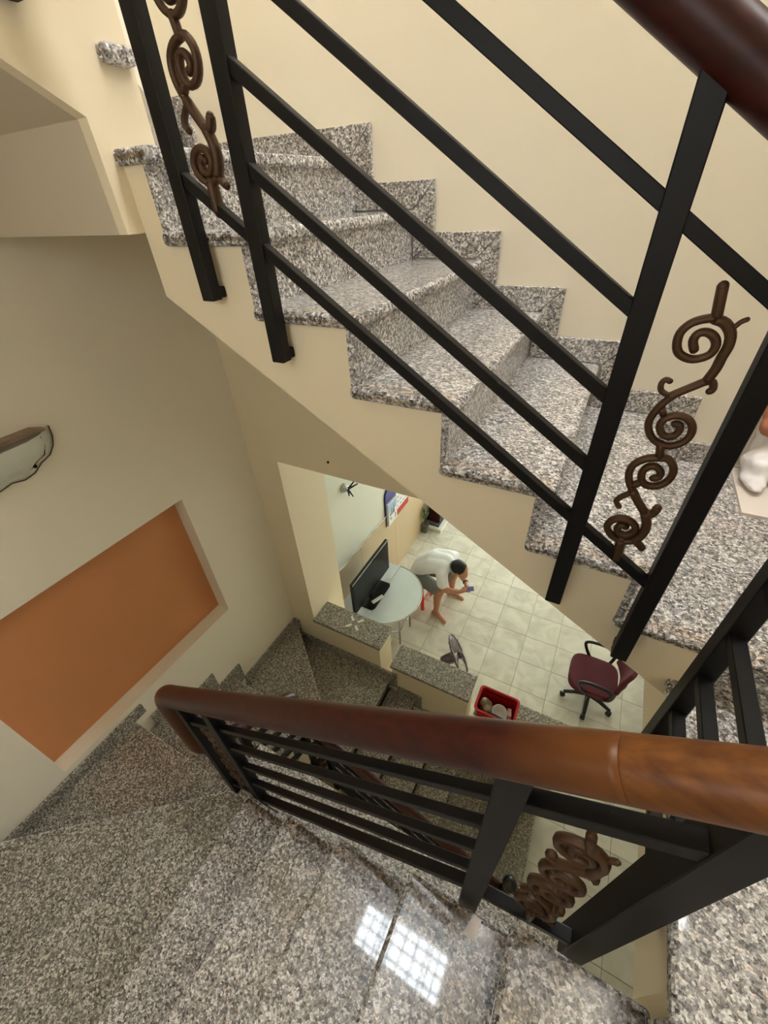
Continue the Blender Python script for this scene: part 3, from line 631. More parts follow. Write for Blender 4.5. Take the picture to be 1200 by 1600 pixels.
# -- short railing on the right side
rr = thing('stair_railing', 'short black railing of level bars on the right of the stairwell', 'railing', (0.33, 0.56, -1.3))
XRR = 0.333
for y, z0 in ((0.705, -1.23), (0.392, -1.23)):
    post(rr, XRR, y, z0, -0.417, 0.036, 0.04)
    MB().box(XRR, 0.384, y - 0.018, y + 0.018, z0 + 0.005, z0 + 0.03).build('bracket', BLACK, rr, bevel=0.003)
for z in (-0.535, -0.672, -0.81, -0.948, -1.085): bar(rr, (XRR, 0.392, z), (XRR, 0.705, z), 0.026, 0.022)
# -- near railing
nrr = thing('stair_railing', 'near railing with thick red brown handrail and five sloping black bars', 'railing', (-0.4, 0.28, -2.2))
hn = lambda x: -0.600 + 0.702 * (x - 0.016)
YR = 0.283
NP = smooth_path([(0.135, YR, hn(0.135)), (-0.5, YR, hn(-0.5)), (-1.02, YR, hn(-1.02)), (-1.115, YR, hn(-1.10)), (-1.15, YR + 0.004, -1.50), (-1.15, YR + 0.004, -1.76), (-1.15, YR + 0.01, -1.87), (-1.15, 0.365, -1.96)], 3)
MB().tube(NP, 0.0365, 22).build('handrail', TWO_TONE, nrr, smooth=True)
MB().tube(smooth_path([(0.135, YR, hn(0.135)), (0.22, YR, hn(0.22)), (0.30, YR + 0.003, hn(0.29)), (0.335, 0.32, -0.385), (0.335, 0.36, -0.377), (0.335, 0.395, -0.377)], 3), 0.0364, 22).build('handrail_end', WOOD2, nrr, smooth=True, label='orange brown length of the handrail')
PA, PB, PC, PD = 0.030, 0.262, -0.835, -1.03
for x, z0, s in ((PA, -1.56, 0.047), (PC, -2.05, 0.038), (PD, -2.15, 0.038)):
    pass
MB().box(0.236, 0.281, 0.266, 0.326, -1.40, hn(0.26) - 0.01).build('post', BLACK, nrr, bevel=0.002, seg=1)
for x, z0, s in ((PA, -1.56, 0.047), (PC, -2.05, 0.038), (PD, -2.15, 0.038)):
    post(nrr, x, YR, z0, hn(x) - 0.01, s, 0.04)
    MB().box(x - 0.018, x + 0.018, 0.2675, YR, z0 + 0.02, z0 + 0.045).build('bracket', BLACK, nrr, bevel=0.002, seg=1)
for o, c in zip(OFF, (0, 0, 0.004, 0.012, 0.055)): bar(nrr, (PC, YR, hn(PC) - o - c), (PA, YR, hn(PA) - o), 0.020 if c < 0.05 else 0.026, 0.020 if c < 0.05 else 0.028)
bar(nrr, (PA, YR, hn(PA) - 0.150), (PB, YR, hn(PB) - 0.165), 0.028, 0.026); bar(nrr, (PA, YR, hn(PA) - 0.745), (PB, YR, -1.265), 0.026, 0.026)
for o in (OFF[0], OFF[4]): bar(nrr, (PD, YR, hn(PD) - o), (PC, YR, hn(PC) - o), 0.024, 0.024)
ornament(nrr, 0.152, -0.995, YR)
ornament(nrr, -0.932, -1.69, YR)
# -- lower railing
lr = thing('stair_railing', 'lower mahogany railing seen through the bars, ending in a round knob', 'railing', (-0.4, 0.8, -4.2))
XLR, YL = -1.15, 0.80
hl = lambda x: -2.64 - 0.705 * (x + 0.99)
MB().tube(smooth_path([(XLR, 0.367, -1.962), (XLR, 0.60, -2.13), (XLR, 0.76, -2.25), (XLR + 0.01, YL, -2.30), (XLR + 0.02, YL, -2.45), (-1.10, YL, -2.57), (-1.0, YL, hl(-1.0)), (-0.5, YL, hl(-0.5)), (0.15, YL, hl(0.15)), (0.235, YL, hl(0.235))], 3), 0.033, 16).build('handrail', WOOD, lr, smooth=True)
MB().tube([(0.235, YL, hl(0.235)), (0.258, YL, -3.42), (0.262, YL, -3.31)], [0.033, 0.030, 0.026], 14).ball((0.262, YL, -3.285), 0.044, 16).build('knob', PLBLACK, lr, smooth=True)
for x, z0 in ((-1.15, -3.40), (-0.985, -3.45), (-0.40, -3.95), (0.225, -4.37)):
    post(lr, x, YL, z0, (hl(x) if x > -1.1 else -2.32) - 0.01)
    MB().box(x - 0.016, x + 0.016, YL, 0.829, z0 + 0.01, z0 + 0.03).build('bracket', BLACK, lr)
post(lr, XLR, 0.46, -2.75, -2.06)
for o in OFF:
    bar(lr, (-0.985, YL, hl(-0.985) - o), (0.225, YL, hl(0.225) - o))
    bar(lr, (XLR, 0.46, -2.03 - o * 0.9), (XLR, YL, -2.28 - o * 0.9))
for o in (OFF[0], OFF[4]): bar(lr, (-1.15, YL, hl(-1.15) - o), (-0.985, YL, hl(-0.985) - o))
ornament(lr, -1.068, -3.05, YL)

# ------------------------------------------------------------------ things
# wall lamp
sl = thing('wall_lamp', 'half bowl glass wall lamp with dark wavy outline on the shaded left wall', 'lamp', (XL, 0.50, -0.84))
def sconce():
    # outline in (y, z); bowl leans out of the wall toward its top edge
    out = [(0.722, -0.690), (0.716, -0.735), (0.700, -0.770), (0.672, -0.800), (0.628, -0.816), (0.590, -0.843), (0.545, -0.852), (0.500, -0.842), (0.455, -0.852), (0.410, -0.843), (0.372, -0.816), (0.328, -0.800), (0.300, -0.770), (0.284, -0.735), (0.278, -0.690)]
    n = len(out); v = []; cx = 0.50
    for ring, (k, off) in enumerate(((1.0, 0.012), (0.86, 0.045), (0.70, 0.075), (0.45, 0.095), (0.15, 0.10))):
        for y, z in out: v.append((XL + off, cx + (y - cx) * k, -0.690 + (z + 0.690) * k))
    f = []
    for r in range(4):
        for i in range(n - 1): f.append((r * n + i, r * n + i + 1, (r + 1) * n + i + 1, (r + 1) * n + i))
    f.append(tuple(4 * n + i for i in range(n)))
    mb = MB().add(v, f)
    o = mb.build('lamp_shade', FROST, sl, smooth=True)
    k = o.modifiers.new('solid', 'SOLIDIFY'); k.thickness = 0.004
    MB().tube([(XL + 0.013, y, z) for y, z in out], 0.0028, 6).build('rim', DKRED, sl, smooth=True)
    inner = [(0.69 - 0.0, -0.700), (0.692, -0.745), (0.672, -0.785), (0.63, -0.798), (0.585, -0.822), (0.545, -0.826), (0.50, -0.822)]
    MB().tube([(XL + 0.066, 0.5 + (y - 0.5) * 0.80, -0.69 + (z + 0.69) * 0.84) for y, z in inner + [(1.0 - y, z) for y, z in inner[::-1]]], 0.0026, 6).build('band', DKRED, sl, smooth=True)
    for y, z in ((0.652, -0.699), (0.585, -0.796), (0.348, -0.699), (0.415, -0.796)): MB().ball((XL + 0.068, y, z), 0.008, 8).build('clip', BLACK, sl, smooth=True)
    MB().prism([(0.70, -0.688), (0.66, -0.672), (0.34, -0.672), (0.30, -0.688)], XL, XL + 0.05, 'x').build('back_plate', BROWNP, sl)
sconce()

# table, television and what lies on the table
TZ = G0 + 0.75
tb = thing('half_round_table', 'shiny steel table with a half round leaf under the television', 'table', (-1.75, 2.9, G0))
arc = [(-1.735 + 0.47 * math.cos(a), 2.915 + 0.48 * math.sin(a)) for a in [(-PI / 2 + PI * k / 28) for k in range(29)]]
MB().prism(arc, TZ - 0.014, TZ, 'z').build('table_leaf', STEEL, tb, bevel=0.005)
MB().tube([(x, y, TZ - 0.004) for x, y in arc], 0.009, 8).build('rim', CHROME, tb, smooth=True)
MB().box(-2.10, -1.742, 2.435, 3.395, TZ - 0.02, TZ).build('table_top', STEEL, tb, bevel=0.003)
for x, y in ((-1.47, 2.80), (-1.47, 3.1), (-2.05, 2.5), (-2.05, 3.3)):
    MB().tube([(x, y, G0), (x, y, TZ - 0.015)], 0.012, 10).build('leg', CHROME, tb, smooth=True)
MB().tube([(-1.47, 2.80, G0 + 0.25), (-1.47, 3.1, G0 + 0.25)], 0.008, 8).build('stretcher', CHROME, tb, smooth=True)
MB().tube([(-1.47, 2.80, G0 + 0.25), (-2.05, 2.5, G0 + 0.25)], 0.008, 8).build('stretcher', CHROME, tb, smooth=True)
tv = thing('television', 'flat black television standing on the steel table', 'television', (-1.82, 2.82, TZ))
MB().box(-1.855, -1.815, 2.41, 3.235, TZ + 0.09, TZ + 0.565).build('housing', PLBLACK, tv, bevel=0.006)
MB().box(-1.817, -1.812, 2.425, 3.22, TZ + 0.115, TZ + 0.553).build('screen', SCREEN, tv)
MB().box(-1.818, -1.811, 2.41, 3.235, TZ + 0.558, TZ + 0.566).build('frame_edge', CHROME, tv, label='silvery top edge')
MB().box(-1.85, -1.82, 2.76, 2.88, TZ + 0.01, TZ + 0.12).build('neck', PLBLACK, tv)
MB().prism([(-1.95, 2.60), (-1.72, 2.60), (-1.70, 2.64), (-1.70, 3.02), (-1.72, 3.06), (-1.95, 3.06)], TZ, TZ + 0.014, 'z').build('foot', PLBLACK, tv, bevel=0.004)
rc = MB().bar((-1.765, 2.69, TZ + 0.023), (-1.70, 2.84, TZ + 0.023), 0.045, 0.016).build('remote_control', WHITEP, bevel=0.004); tag(rc, 'white remote control lying at the foot of the television', 'remote')

# wall calendars
ca = thing('block_calendar', 'wall calendar with a blue arched head and a printed white pad', 'calendar', (-2.134, 3.89, -3.58))
MB().prism([(3.745, -3.58), (4.035, -3.58), (4.035, -3.12), (4.02, -3.05), (3.97, -2.995), (3.89, -2.97), (3.81, -2.995), (3.76, -3.05), (3.745, -3.12)], -2.133, -2.118, 'x').build('back_board', NAVY, ca)
MB().prism([(3.755, -3.20), (4.025, -3.20), (4.025, -3.12), (4.01, -3.06), (3.965, -3.005), (3.89, -2.98), (3.815, -3.005), (3.77, -3.06), (3.755, -3.12)], -2.118, -2.112, 'x').build('head_card', BLUE, ca, label='blue arched head')
pad = MB().box(-2.118, -2.085, 3.775, 4.02, -3.57, -3.215).build('paper_pad', PAPER, ca)
MB().prism([(3.785, -3.23), (4.01, -3.23), (4.01, -3.36), (3.785, -3.36)], -2.085, -2.084, 'x').build('print', SKYP, pad)
for y, h in ((3.86, 0.11), (3.93, 0.14), (3.90, 0.07), (3.82, 0.05)): MB().prism([(y - 0.014, -3.42), (y + 0.014, -3.42), (y + 0.004, -3.42 + h), (y, -3.41 + h), (y - 0.004, -3.42 + h)], -2.085, -2.0832, 'x').build('print', INK, pad)
for y, z in ((3.80, -3.46), (3.82, -3.49), (3.94, -3.47), (3.95, -3.50), (3.945, -3.53)): MB().box(-2.085, -2.0835, y, y + 0.045, z, z + 0.012).build('print', INK, pad)
cb = thing('sheet_calendar', 'white sheet calendar with a red strip along its foot', 'calendar', (-2.134, 4.24, -3.6))
MB().box(-2.122, -2.114, 4.06, 4.44, -3.60, -2.98).build('paper_sheet', PAPER, cb)
MB().box(-2.114, -2.112, 4.06, 4.44, -3.60, -3.50).build('red_strip', REDC, cb, label='red strip')
for r in range(5):
    for c in range(4): MB().box(-2.114, -2.1132, 4.09 + 0.085 * c, 4.09 + 0.085 * c + (0.05 if (r + c) % 3 else 0.03), -3.46 + 0.075 * r, -3.446 + 0.075 * r).build('print', INK if r != 1 else BLUE, cb)
# small fixture
wf = thing('wall_spotlight', 'small silvery wall spotlight with thin dark prongs above the television', 'lamp', (-2.134, 2.92, -2.42))
MB().lathe((-2.134, 2.90, -2.40), [(0.05, 0), (0.05, 0.015), (0.045, 0.03), (0.03, 0.05), (0.012, 0.06)], 14, (1, 0, 0)).build('base', CHROME, wf, smooth=True)
for q in ((-2.03, 3.03, -2.40), (-2.05, 2.95, -2.52), (-2.04, 2.99, -2.34), (-2.05, 2.88, -2.47)): MB().tube([(-2.08, 2.91, -2.41), q], [0.012, 0.006], 8).build('prong', BLACK, wf)

# low shrine-like cabinet at the far wall corner
sh = thing('low_cabinet', 'dark red low cabinet on a white curb by the tan wall', 'cabinet', (-1.98, 5.3, G0))
MB().box(-2.12, -1.80, 5.05, 5.75, G0, G0 + 0.07).build('curb', WHITEP, sh, bevel=0.004)
MB().box(-2.12, -1.86, 5.11, 5.17, G0 + 0.07, G0 + 0.10).box(-2.12, -1.86, 5.11, 5.70, G0 + 0.07, G0 + 0.09).build('grey_slab', GREYSLAB, sh)
MB().box(-2.12, -2.09, 5.2, 5.7, G0 + 0.09, G0 + 0.55).box(-2.12, -1.88, 5.2, 5.225, G0 + 0.09, G0 + 0.55).box(-2.12, -1.88, 5.675, 5.7, G0 + 0.09, G0 + 0.55).box(-2.12, -1.86, 5.18, 5.72, G0 + 0.55, G0 + 0.58).build('cabinet_body', DKRED, sh, bevel=0.003)
pl = thing('potted_plant', 'small green leafy plant in a dark pot beside the low red cabinet', 'plant', (-2.06, 4.98, G0))
MB().lathe((-2.06, 4.98, G0), [(0.045, 0), (0.065, 0.16), (0.07, 0.17), (0.055, 0.165)], 12).build('pot', GREYSLAB, pl, smooth=True)
LEAF = plain('leaf_green', srgb(70, 92, 56), 0.5); rl = random.Random(5)
for k in range(14):
    a = rl.uniform(0, 2 * PI); r = rl.uniform(0.03, 0.07); h = rl.uniform(0.24, 0.46); c0 = Vector((-2.055, 4.98, G0 + 0.16))
    p1 = c0 + Vector((math.cos(a) * r * 0.5, math.sin(a) * r, h * 0.7)); p2 = c0 + Vector((math.cos(a) * r * 0.7, math.sin(a) * r * 1.6, h))
    MB().tube([c0, p1], 0.004, 5).add([p1 + Vector((0, -0.02, 0)), p2, p1 + Vector((0.01, 0.025, 0)), p1 - Vector((0, 0, 0.03))], [(0, 1, 2, 3)]).build('leaf', LEAF, pl)

# red basket on the third cap
bk = thing('plastic_basket', 'red plastic basket of odds and ends on the half wall cap', 'basket', (-0.10, 1.70, -3.27))
def basket():
    x0, x1, y0, y1, z0, z1 = -0.235, 0.045, 1.60, 1.80, -3.27, -3.05
    def loop(s, z, rr=0.03):
        P = []
        for cx, cy, a0 in ((x1 - rr, y1 - rr, 0), (x0 + rr, y1 - rr, PI / 2), (x0 + rr, y0 + rr, PI), (x1 - rr, y0 + rr, 1.5 * PI)):
            for k in range(5): P.append((cx + rr * math.cos(a0 + k * PI / 8), cy + rr * math.sin(a0 + k * PI / 8)))
        mx, my = (x0 + x1) / 2, (y0 + y1) / 2
        return [(mx + (p[0] - mx) * s, my + (p[1] - my) * s, z) for p in P]
    n = 20; v = loop(0.86, z0) + loop(0.97, z1) + loop(1.08, z1 + 0.004) + loop(1.08, z1 + 0.012) + loop(0.95, z1 + 0.012) + loop(0.84, z0 + 0.006)
    f = [tuple(range(n))[::-1], tuple(5 * n + i for i in range(n))]
    for r in range(5):
        for i in range(n): f.append((r * n + i, r * n + (i + 1) % n, (r + 1) * n + (i + 1) % n, (r + 1) * n + i))
    MB().add(v, f).build('basket_body', REDP, bk, bevel=0.002)
    MB().box(x0 + 0.03, x1 - 0.03, y1 - 0.0105, y1 - 0.006, z1 - 0.03, z1 - 0.02).build('slot', DKRED, bk)
basket()
cnt = [('paper_bag', 'crumpled brown and white bag in the red basket', 'bag', BROWNP, (-0.16, 1.70, -3.11), (0.062, 0.07, 0.10)),
       ('white_bowl', 'white bowl tipped against the bag in the red basket', 'bowl', WHITEP, (-0.075, 1.69, -3.115), (0.045, 0.055, 0.085))]
for nm, lb_, ct, mt, c_, s_ in cnt:
    rq = random.Random(len(nm)); c_ = Vector(c_)
    if nm == 'paper_bag':
        mb = MB()
        for q in range(14): mb.ball(c_ + Vector((rq.uniform(-.035, .03), rq.uniform(-.055, .04), rq.uniform(-.06, .08))), rq.uniform(.016, .036), 10, (1, 1, rq.uniform(.6, 1.3)))
        o = mb.build(nm, mt, voxel=0.006, smooth_it=1)
    else:
        o = MB().lathe(c_ - Vector((0.0, 0, 0.03)), [(0.012, 0.0), (0.040, 0.012), (0.056, 0.035), (0.060, 0.052), (0.055, 0.052), (0.036, 0.020), (0.004, 0.014)], 20, (0.25, -0.25, 1)).build(nm, mt, smooth=True)
    tag(o, lb_, ct)
tag(MB().bar((-0.15, 1.632, -3.115), (-0.03, 1.628, -3.125), 0.02, 0.10).build('dark_box', PLBLACK, bevel=0.004), 'flat black box along the front of the red basket', 'box')
tag(MB().bar((-0.002, 1.74, -3.13), (0.008, 1.66, -3.09), 0.03, 0.05).build('soap_box', plain('pale_pink_card', srgb(206, 170, 172), 0.6), bevel=0.004), 'pale pink packet at the end of the red basket', 'packet')

# fan behind the second cap
fn = thing('pedestal_fan', 'mauve pedestal fan with a clear round guard behind the second cap', 'fan', (-0.66, 2.45, G0))
fc = Vector((-0.625, 2.50, -3.87)); fd = Vector((0.74, 0.42, 0.42)).normalized(); fs_ = fd.cross(Vector((0, 0, 1))).normalized(); fu = fs_.cross(fd)
FR = 0.222
MB().lathe(fc - fd * 0.30, [(0.02, 0.10), (0.045, 0.115), (0.055, 0.17), (0.058, 0.23), (0.05, 0.25), (0.03, 0.255)], 16, fd).build('motor', MAUVE, fn, smooth=True)
rim = [fc + (fs_ * math.cos(2 * PI * k / 32) + fu * math.sin(2 * PI * k / 32)) * FR for k in range(33)]
g = MB().tube(rim, 0.009, 8).build('guard_rim', MAUVE, fn, smooth=True)
gw = MB()
for k in range(20):
    a = 2 * PI * k / 20; e = fs_ * math.cos(a) + fu * math.sin(a)
    for sg in (-1, 1): gw.tube([fc + fd * (0.045 * sg) + e * 0.035, fc + fd * (0.04 * sg) + e * (FR * 0.7), fc + e * FR], 0.001, 4)
gw.build('guard_wire', MAUVE, fn, kind='stuff')
for k in range(3):
    a0 = 2 * PI * k / 3 + 0.4; P = []
    for r in (0.035, 0.10, 0.165, 0.195):
        for da in (-0.50, 0.0, 0.55):
            e = fs_ * math.cos(a0 + da * (0.7 + r * 3)) + fu * math.sin(a0 + da * (0.7 + r * 3)); P.append(fc + e * r + fd * (da * 0.05))
    F = [(i * 3 + j, i * 3 + j + 1, i * 3 + j + 4, i * 3 + j + 3) for i in range(3) for j in range(2)]
    o = MB().add(P, F).build('blade', MAUVE_G, fn, smooth=True); sm = o.modifiers.new('solid', 'SOLIDIFY'); sm.thickness = 0.003
MB().lathe(fc + fd * 0.02, [(0.036, -0.02), (0.036, 0.02), (0.02, 0.035)], 16, fd).build('hub', MAUVE, fn, smooth=True)
MB().tube([(-0.78, 2.40, G0 + 0.03), (-0.78, 2.40, -3.92)], 0.014, 10).build('pole', CHROME, fn, smooth=True)
MB().lathe((-0.78, 2.40, G0), [(0.19, 0), (0.19, 0.02), (0.15, 0.04), (0.03, 0.06)], 24).build('base', MAUVE, fn, smooth=True)

# office chair
ch = thing('office_chair', 'maroon swivel office chair with black arms below the stair', 'chair', (0.71, 3.07, G0))
cx, cy = 0.69, 3.06
seat = [(cx + 0.235 * (abs(math.cos(t)) ** 0.5) * (1 if math.cos(t) > 0 else -1), cy + 0.235 * (abs(math.sin(t)) ** 0.5) * (1 if math.sin(t) > 0 else -1)) for t in [2 * PI * k / 36 for k in range(36)]]
MB().prism(seat, G0 + 0.41, G0 + 0.485, 'z').build('seat', MAROON, ch, bevel=0.025, seg=4)
bx = MB(); n = 9
V = []
for i in range(n):
    t = i / (n - 1) * 2 - 1
    for zz, xo in ((G0 + 0.60, 0.0), (G0 + 0.78, 0.012), (G0 + 0.95, 0.055)):
        V.append((0.925 + xo - 0.05 * t * t, 3.03 + 0.20 * t * (1 - 0.12 * (zz - G0 - 0.6)), zz))
F = [(i * 3 + j, i * 3 + j + 1, i * 3 + j + 4, i * 3 + j + 3) for i in range(n - 1) for j in range(2)]
o = MB().add(V, F).build('backrest', MAROON, ch, smooth=True); sm = o.modifiers.new('solid', 'SOLIDIFY'); sm.thickness = 0.045; sm.offset = 0; sb = o.modifiers.new('bevel', 'BEVEL'); sb.width = 0.015; sb.segments = 3
MB().tube(smooth_path([(0.72, 3.05, G0 + 0.40), (0.93, 3.04, G0 + 0.40), (0.975, 3.03, G0 + 0.50), (0.955, 3.03, G0 + 0.70)], 2), 0.022, 8).build('back_support', PLBLACK, ch, smooth=True)
for sgn in (-1, 1):
    y = cy + 0.26 * sgn
    P = smooth_path([(cx + 0.12, y - 0.05 * sgn, G0 + 0.42), (cx + 0.17, y, G0 + 0.52), (cx + 0.16, y, G0 + 0.655), (cx - 0.02, y, G0 + 0.68), (cx - 0.15, y, G0 + 0.65), (cx - 0.12, y, G0 + 0.54), (cx - 0.03, y - 0.05 * sgn, G0 + 0.42)], 3)
    MB().tube(P, 0.017, 10).build('armrest', PLBLACK, ch, smooth=True)
MB().tube([(0.72, 3.07, G0 + 0.10), (0.72, 3.07, G0 + 0.42)], [0.03, 0.022], 12).build('gas_column', PLBLACK, ch, smooth=True)
for k in range(5):
    a = math.radians(196 + 72 * k); e = Vector((math.cos(a), math.sin(a), 0)); c0 = Vector((0.72, 3.07, G0 + 0.115)); tip = c0 + e * 0.25 + Vector((0, 0, -0.035))
    lg_ = MB().tube([c0, c0 + e * 0.13 + Vector((0, 0, -0.004)), tip], [0.030, 0.024, 0.018], 8).build('leg', PLBLACK, ch, smooth=True)
    s2 = Vector((-e.y, e.x, 0))
    MB().tube([tip + Vector((0, 0, -0.052)) - s2 * 0.022, tip + Vector((0, 0, -0.052)) + s2 * 0.022], 0.028, 12).build('caster', PLBLACK, lg_, smooth=True)

# red stool
st = thing('plastic_stool', 'orange red plastic stool under the man with the phone', 'stool', (-1.56, 3.61, G0))
sx, sy = -1.585, 3.585
MB().box(sx - 0.15, sx + 0.15, sy - 0.15, sy + 0.15, G0 + 0.405, G0 + 0.435).build('seat', CORALP, st, bevel=0.012)
for a in (-1, 1):
    for b_ in (-1, 1):
        MB().bar((sx + a * 0.155, sy + b_ * 0.155, G0), (sx + a * 0.115, sy + b_ * 0.115, G0 + 0.41), 0.045, 0.04, (a, b_, 0)).build('leg', CORALP, st, bevel=0.005)
for p, q in (((-1, -1), (1, -1)), ((1, -1), (1, 1)), ((1, 1), (-1, 1)), ((-1, 1), (-1, -1))):
    MB().bar((sx + p[0] * 0.145, sy + p[1] * 0.145, G0 + 0.13), (sx + q[0] * 0.145, sy + q[1] * 0.145, G0 + 0.13), 0.012, 0.025).build('rail', CORALP, st)

# seated man
mn = thing('person', 'man in white shirt and grey shorts bent over a phone on a red stool', 'person', (-1.3, 3.6, G0))
def limb(mb, pts, rs, n=12):
    mb.tube(pts, rs, n)
    for p, r in zip(pts, rs): mb.ball(p, r, n)
def g(x, y, z): return Vector((x, y, G0 + z))
pel = g(-1.545, 3.60, 0.565); wst = g(-1.50, 3.60, 0.70); chs = g(-1.335, 3.575, 0.86); shc = g(-1.18, 3.56, 0.915); nk = g(-1.075, 3.535, 0.925); hd = g(-0.985, 3.505, 0.925)
kr = g(-1.19, 3.415, 0.50); ar = g(-1.235, 3.425, 0.085); kl = g(-1.13, 3.765, 0.50); al = g(-1.17, 3.865, 0.085)
hr = pel + Vector((0.02, -0.09, -0.01)); hl_ = pel + Vector((0.02, 0.09, -0.01))
sr = g(-1.17, 3.395, 0.875); sl_ = g(-1.14, 3.735, 0.875)
er = g(-1.135, 3.375, 0.61); el = g(-1.045, 3.745, 0.615)
wr = g(-0.935, 3.435, 0.60); wl_ = g(-0.905, 3.60, 0.615)
bd_ = MB()
bd_.ball(pel, 0.12, 16, (1.0, 1.3, 0.85)); limb(bd_, [pel, wst, chs, shc], [0.115, 0.115, 0.125, 0.10], 16)
for s_ in (-1, 1):
    limb(bd_, [wst + Vector((0, 0.05 * s_, 0)), chs + Vector((0, 0.075 * s_, 0)), shc + Vector((0.0, 0.09 * s_, 0))], [0.09, 0.10, 0.085], 14)
limb(bd_, [shc, nk, hd], [0.07, 0.052, 0.055], 12)
bd_.ball(hd + Vector((0.01, 0, 0.01)), 0.098, 18, (1.0, 0.82, 1.0)); bd_.ball(hd + Vector((0.05, -0.01, -0.055)), 0.07, 14, (0.95, 0.85, 0.95))
face = Vector((0.62, -0.12, -0.78)).normalized()
bd_.ball(hd + face * 0.115 + Vector((0.012, 0, 0.0)), 0.018, 10)
for s_ in (-1, 1): bd_.ball(hd + Vector((-0.005, 0.085 * s_, -0.02)), 0.024, 10, (0.7, 0.45, 1.2))
for h0, k0, a0 in ((hr, kr, ar), (hl_, kl, al)):
    limb(bd_, [h0, h0.lerp(k0, 0.5), k0], [0.088, 0.076, 0.058], 14)
    limb(bd_, [k0, k0.lerp(a0, 0.3) + Vector((-0.015, 0, 0)), k0.lerp(a0, 0.75), a0], [0.055, 0.056, 0.040, 0.036], 12)
for a0, td in ((ar, Vector((0.92, -0.38, 0)).normalized()), (al, Vector((0.99, -0.10, 0)).normalized())):
    limb(bd_, [a0 + Vector((-0.02, 0, -0.055)) - td * 0.02, a0 + td * 0.06 + Vector((0, 0, -0.04)), a0 + td * 0.13 + Vector((0, 0, -0.058)), a0 + td * 0.175 + Vector((0, 0, -0.066))], [0.03, 0.036, 0.027, 0.018], 10)
    sd = Vector((-td.y, td.x, 0))
    for k, (o_, L_) in enumerate(((-0.026, 0.19), (-0.012, 0.195), (0.001, 0.19), (0.014, 0.182), (0.026, 0.17))): limb(bd_, [a0 + td * 0.14 + sd * o_ + Vector((0, 0, -0.068)), a0 + td * L_ + sd * o_ + Vector((0, 0, -0.072))], [0.012, 0.0095], 8)
for s0, e0, w0 in ((sr, er, wr), (sl_, el, wl_)):
    limb(bd_, [s0, s0.lerp(e0, 0.5), e0], [0.058, 0.047, 0.040], 12)
    limb(bd_, [e0, e0.lerp(w0, 0.35), w0], [0.040, 0.040, 0.026], 12)
limb(bd_, [shc, sr], [0.09, 0.065], 12); limb(bd_, [shc, sl_], [0.09, 0.065], 12)
ph = g(-0.862, 3.515, 0.615)                      # phone centre
def hand(w0, s_):
    d = (ph - w0).normalized(); palm = w0.lerp(ph, 0.5)
    limb(bd_, [w0, palm, palm + d * 0.02], [0.026, 0.031, 0.028], 10)
    side = Vector((0, s_, 0))
    for k in range(4):
        b0 = palm + Vector((0.01 * k - 0.01, 0, -0.012)); b1 = b0 + d * 0.045 + Vector((0.012 * k - 0.012, 0, -0.014)); b2 = ph + Vector((0.018 * k - 0.03, -0.034 * s_, -0.012)); b3 = b2 + Vector((0, 0.022 * s_, -0.004))
        limb(bd_, [b0, b1, b2, b3], [0.010, 0.0095, 0.009, 0.008], 8)
    t0 = palm + Vector((-0.01, 0, 0.018)); limb(bd_, [t0, t0 + d * 0.03 + Vector((0, 0, 0.008)), ph + Vector((-0.02, -0.024 * s_, 0.012))], [0.012, 0.0105, 0.009], 8)
hand(wr, 1); hand(wl_, -1)
bd_.build('body', SKIN, mn, voxel=0.008, smooth_it=3)
hm = MB(); hm.ball(hd + Vector((-0.008, 0.0, 0.026)), 0.108, 20, (0.98, 0.86, 0.93)); hm.build('hair', HAIR, mn, voxel=0.009, smooth_it=2)
for s_ in (-1, 1): MB().ball(hd + face * 0.098 + Vector((0.02, 0.032 * s_, 0.012)), 0.010, 8).build('eye', PLBLACK, mn, smooth=True)
sm_ = MB(); limb(sm_, [pel + Vector((0.01, 0, 0.045)), wst, chs, shc], [0.132, 0.128, 0.138, 0.112], 16)
sm_.ball(pel + Vector((0, 0, 0.03)), 0.128, 16, (1.0, 1.28, 0.7))
for s_ in (-1, 1): limb(sm_, [pel + Vector((0, 0.04 * s_, 0.06)), wst + Vector((0, 0.055 * s_, 0)), chs + Vector((0, 0.082 * s_, 0.0)), shc + Vector((0.0, 0.095 * s_, 0))], [0.095, 0.105, 0.112, 0.097], 14)
for s0, e0 in ((sr, er), (sl_, el)): limb(sm_, [shc, s0], [0.10, 0.078], 12); limb(sm_, [s0, s0.lerp(e0, 0.62)], [0.077, 0.074], 14)
sm_.build('shirt', SHIRT, mn, voxel=0.010, smooth_it=16)
cl = nk - Vector((0.02, 0, 0)); dv_ = (hd - shc).normalized(); a_ = dv_.orthogonal().normalized(); b_2 = dv_.cross(a_)
MB().tube([cl + (a_ * math.cos(2 * PI * k / 16) + b_2 * math.sin(2 * PI * k / 16)) * 0.066 for k in range(17)], 0.013, 8).build('collar', SHIRT, mn, smooth=True)
so = MB(); so.ball(pel + Vector((0, 0, -0.015)), 0.135, 16, (1.0, 1.3, 0.8))
for h0, k0 in ((hr, kr), (hl_, kl)): limb(so, [h0, h0.lerp(k0, 0.4), h0.lerp(k0, 0.80)], [0.102, 0.094, 0.088], 14)
so.build('shorts', SHORT, mn, voxel=0.010, smooth_it=3)
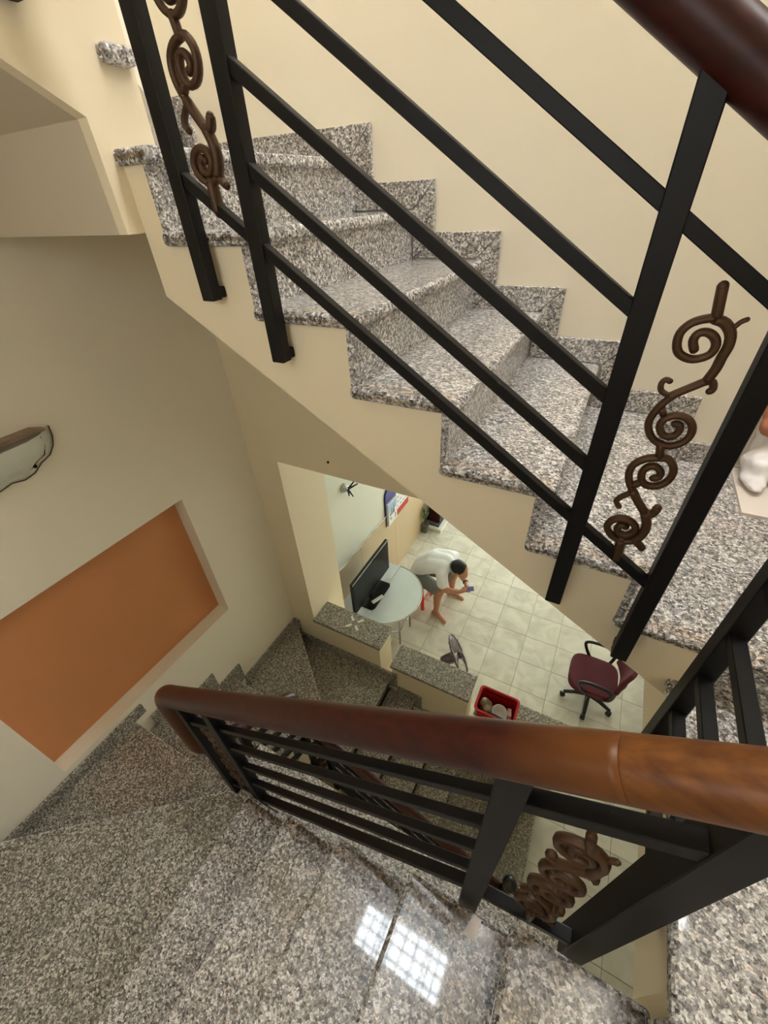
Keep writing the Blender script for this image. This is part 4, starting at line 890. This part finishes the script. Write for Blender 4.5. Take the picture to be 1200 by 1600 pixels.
wd = (wl_ - el).normalized(); a_ = wd.orthogonal().normalized(); b_2 = wd.cross(a_)
MB().tube([wl_ - wd * 0.02 + (a_ * math.cos(2 * PI * k / 14) + b_2 * math.sin(2 * PI * k / 14)) * 0.030 for k in range(15)], 0.008, 6).build('watch', PLBLACK, mn, smooth=True)
phn = thing('mobile_phone', 'violet mobile phone held by the man on the red stool', 'phone', tuple(ph))
MB().bar(ph + Vector((-0.055, -0.032, -0.008)), ph + Vector((0.075, 0.030, 0.012)), 0.072, 0.009).build('phone_case', PURPLE, phn, bevel=0.003)

# at the doorway on the right
sk = thing('plastic_sack', 'white film sack with a brown bundle on top at the right doorway', 'sack', (0.62, 1.80, -0.885))
rs_ = random.Random(4)
mb = MB()
for c_, s_ in (((0.66, 1.80, -0.80), (0.10, 0.12, 0.08)), ((0.58, 1.75, -0.83), (0.06, 0.08, 0.05)), ((0.63, 1.78, -0.745), (0.07, 0.07, 0.07)), ((0.70, 1.70, -0.835), (0.07, 0.07, 0.045)), ((0.56, 1.70, -0.86), (0.035, 0.10, 0.022)), ((0.60, 1.83, -0.77), (0.06, 0.05, 0.09))): mb.ball(c_, 1.0, 16, s_)
mb.v = [(x + rs_.uniform(-.012, .012), y + rs_.uniform(-.012, .012), max(z + rs_.uniform(-.01, .01), -0.884)) for x, y, z in mb.v]
mb.build('sack_body', BAG, sk, voxel=0.012, smooth_it=2)
mb = MB()
for c_, r_ in (((0.590, 1.81, -0.655), 0.062), ((0.560, 1.775, -0.70), 0.034), ((0.605, 1.765, -0.705), 0.034), ((0.65, 1.78, -0.69), 0.045)): mb.ball(c_, r_, 14, (1.1, 1, 1))
mb.v = [(x + rs_.uniform(-.006, .006), y + rs_.uniform(-.006, .006), z + rs_.uniform(-.006, .006)) for x, y, z in mb.v]
mb.build('brown_bundle', TERRA, sk, voxel=0.010, smooth_it=2, label='reddish brown bundle')
ds = struct('trim_1', MB().box(0.515, XR - 0.002, 1.49, 1.802, -0.895, -0.885), PINKT)
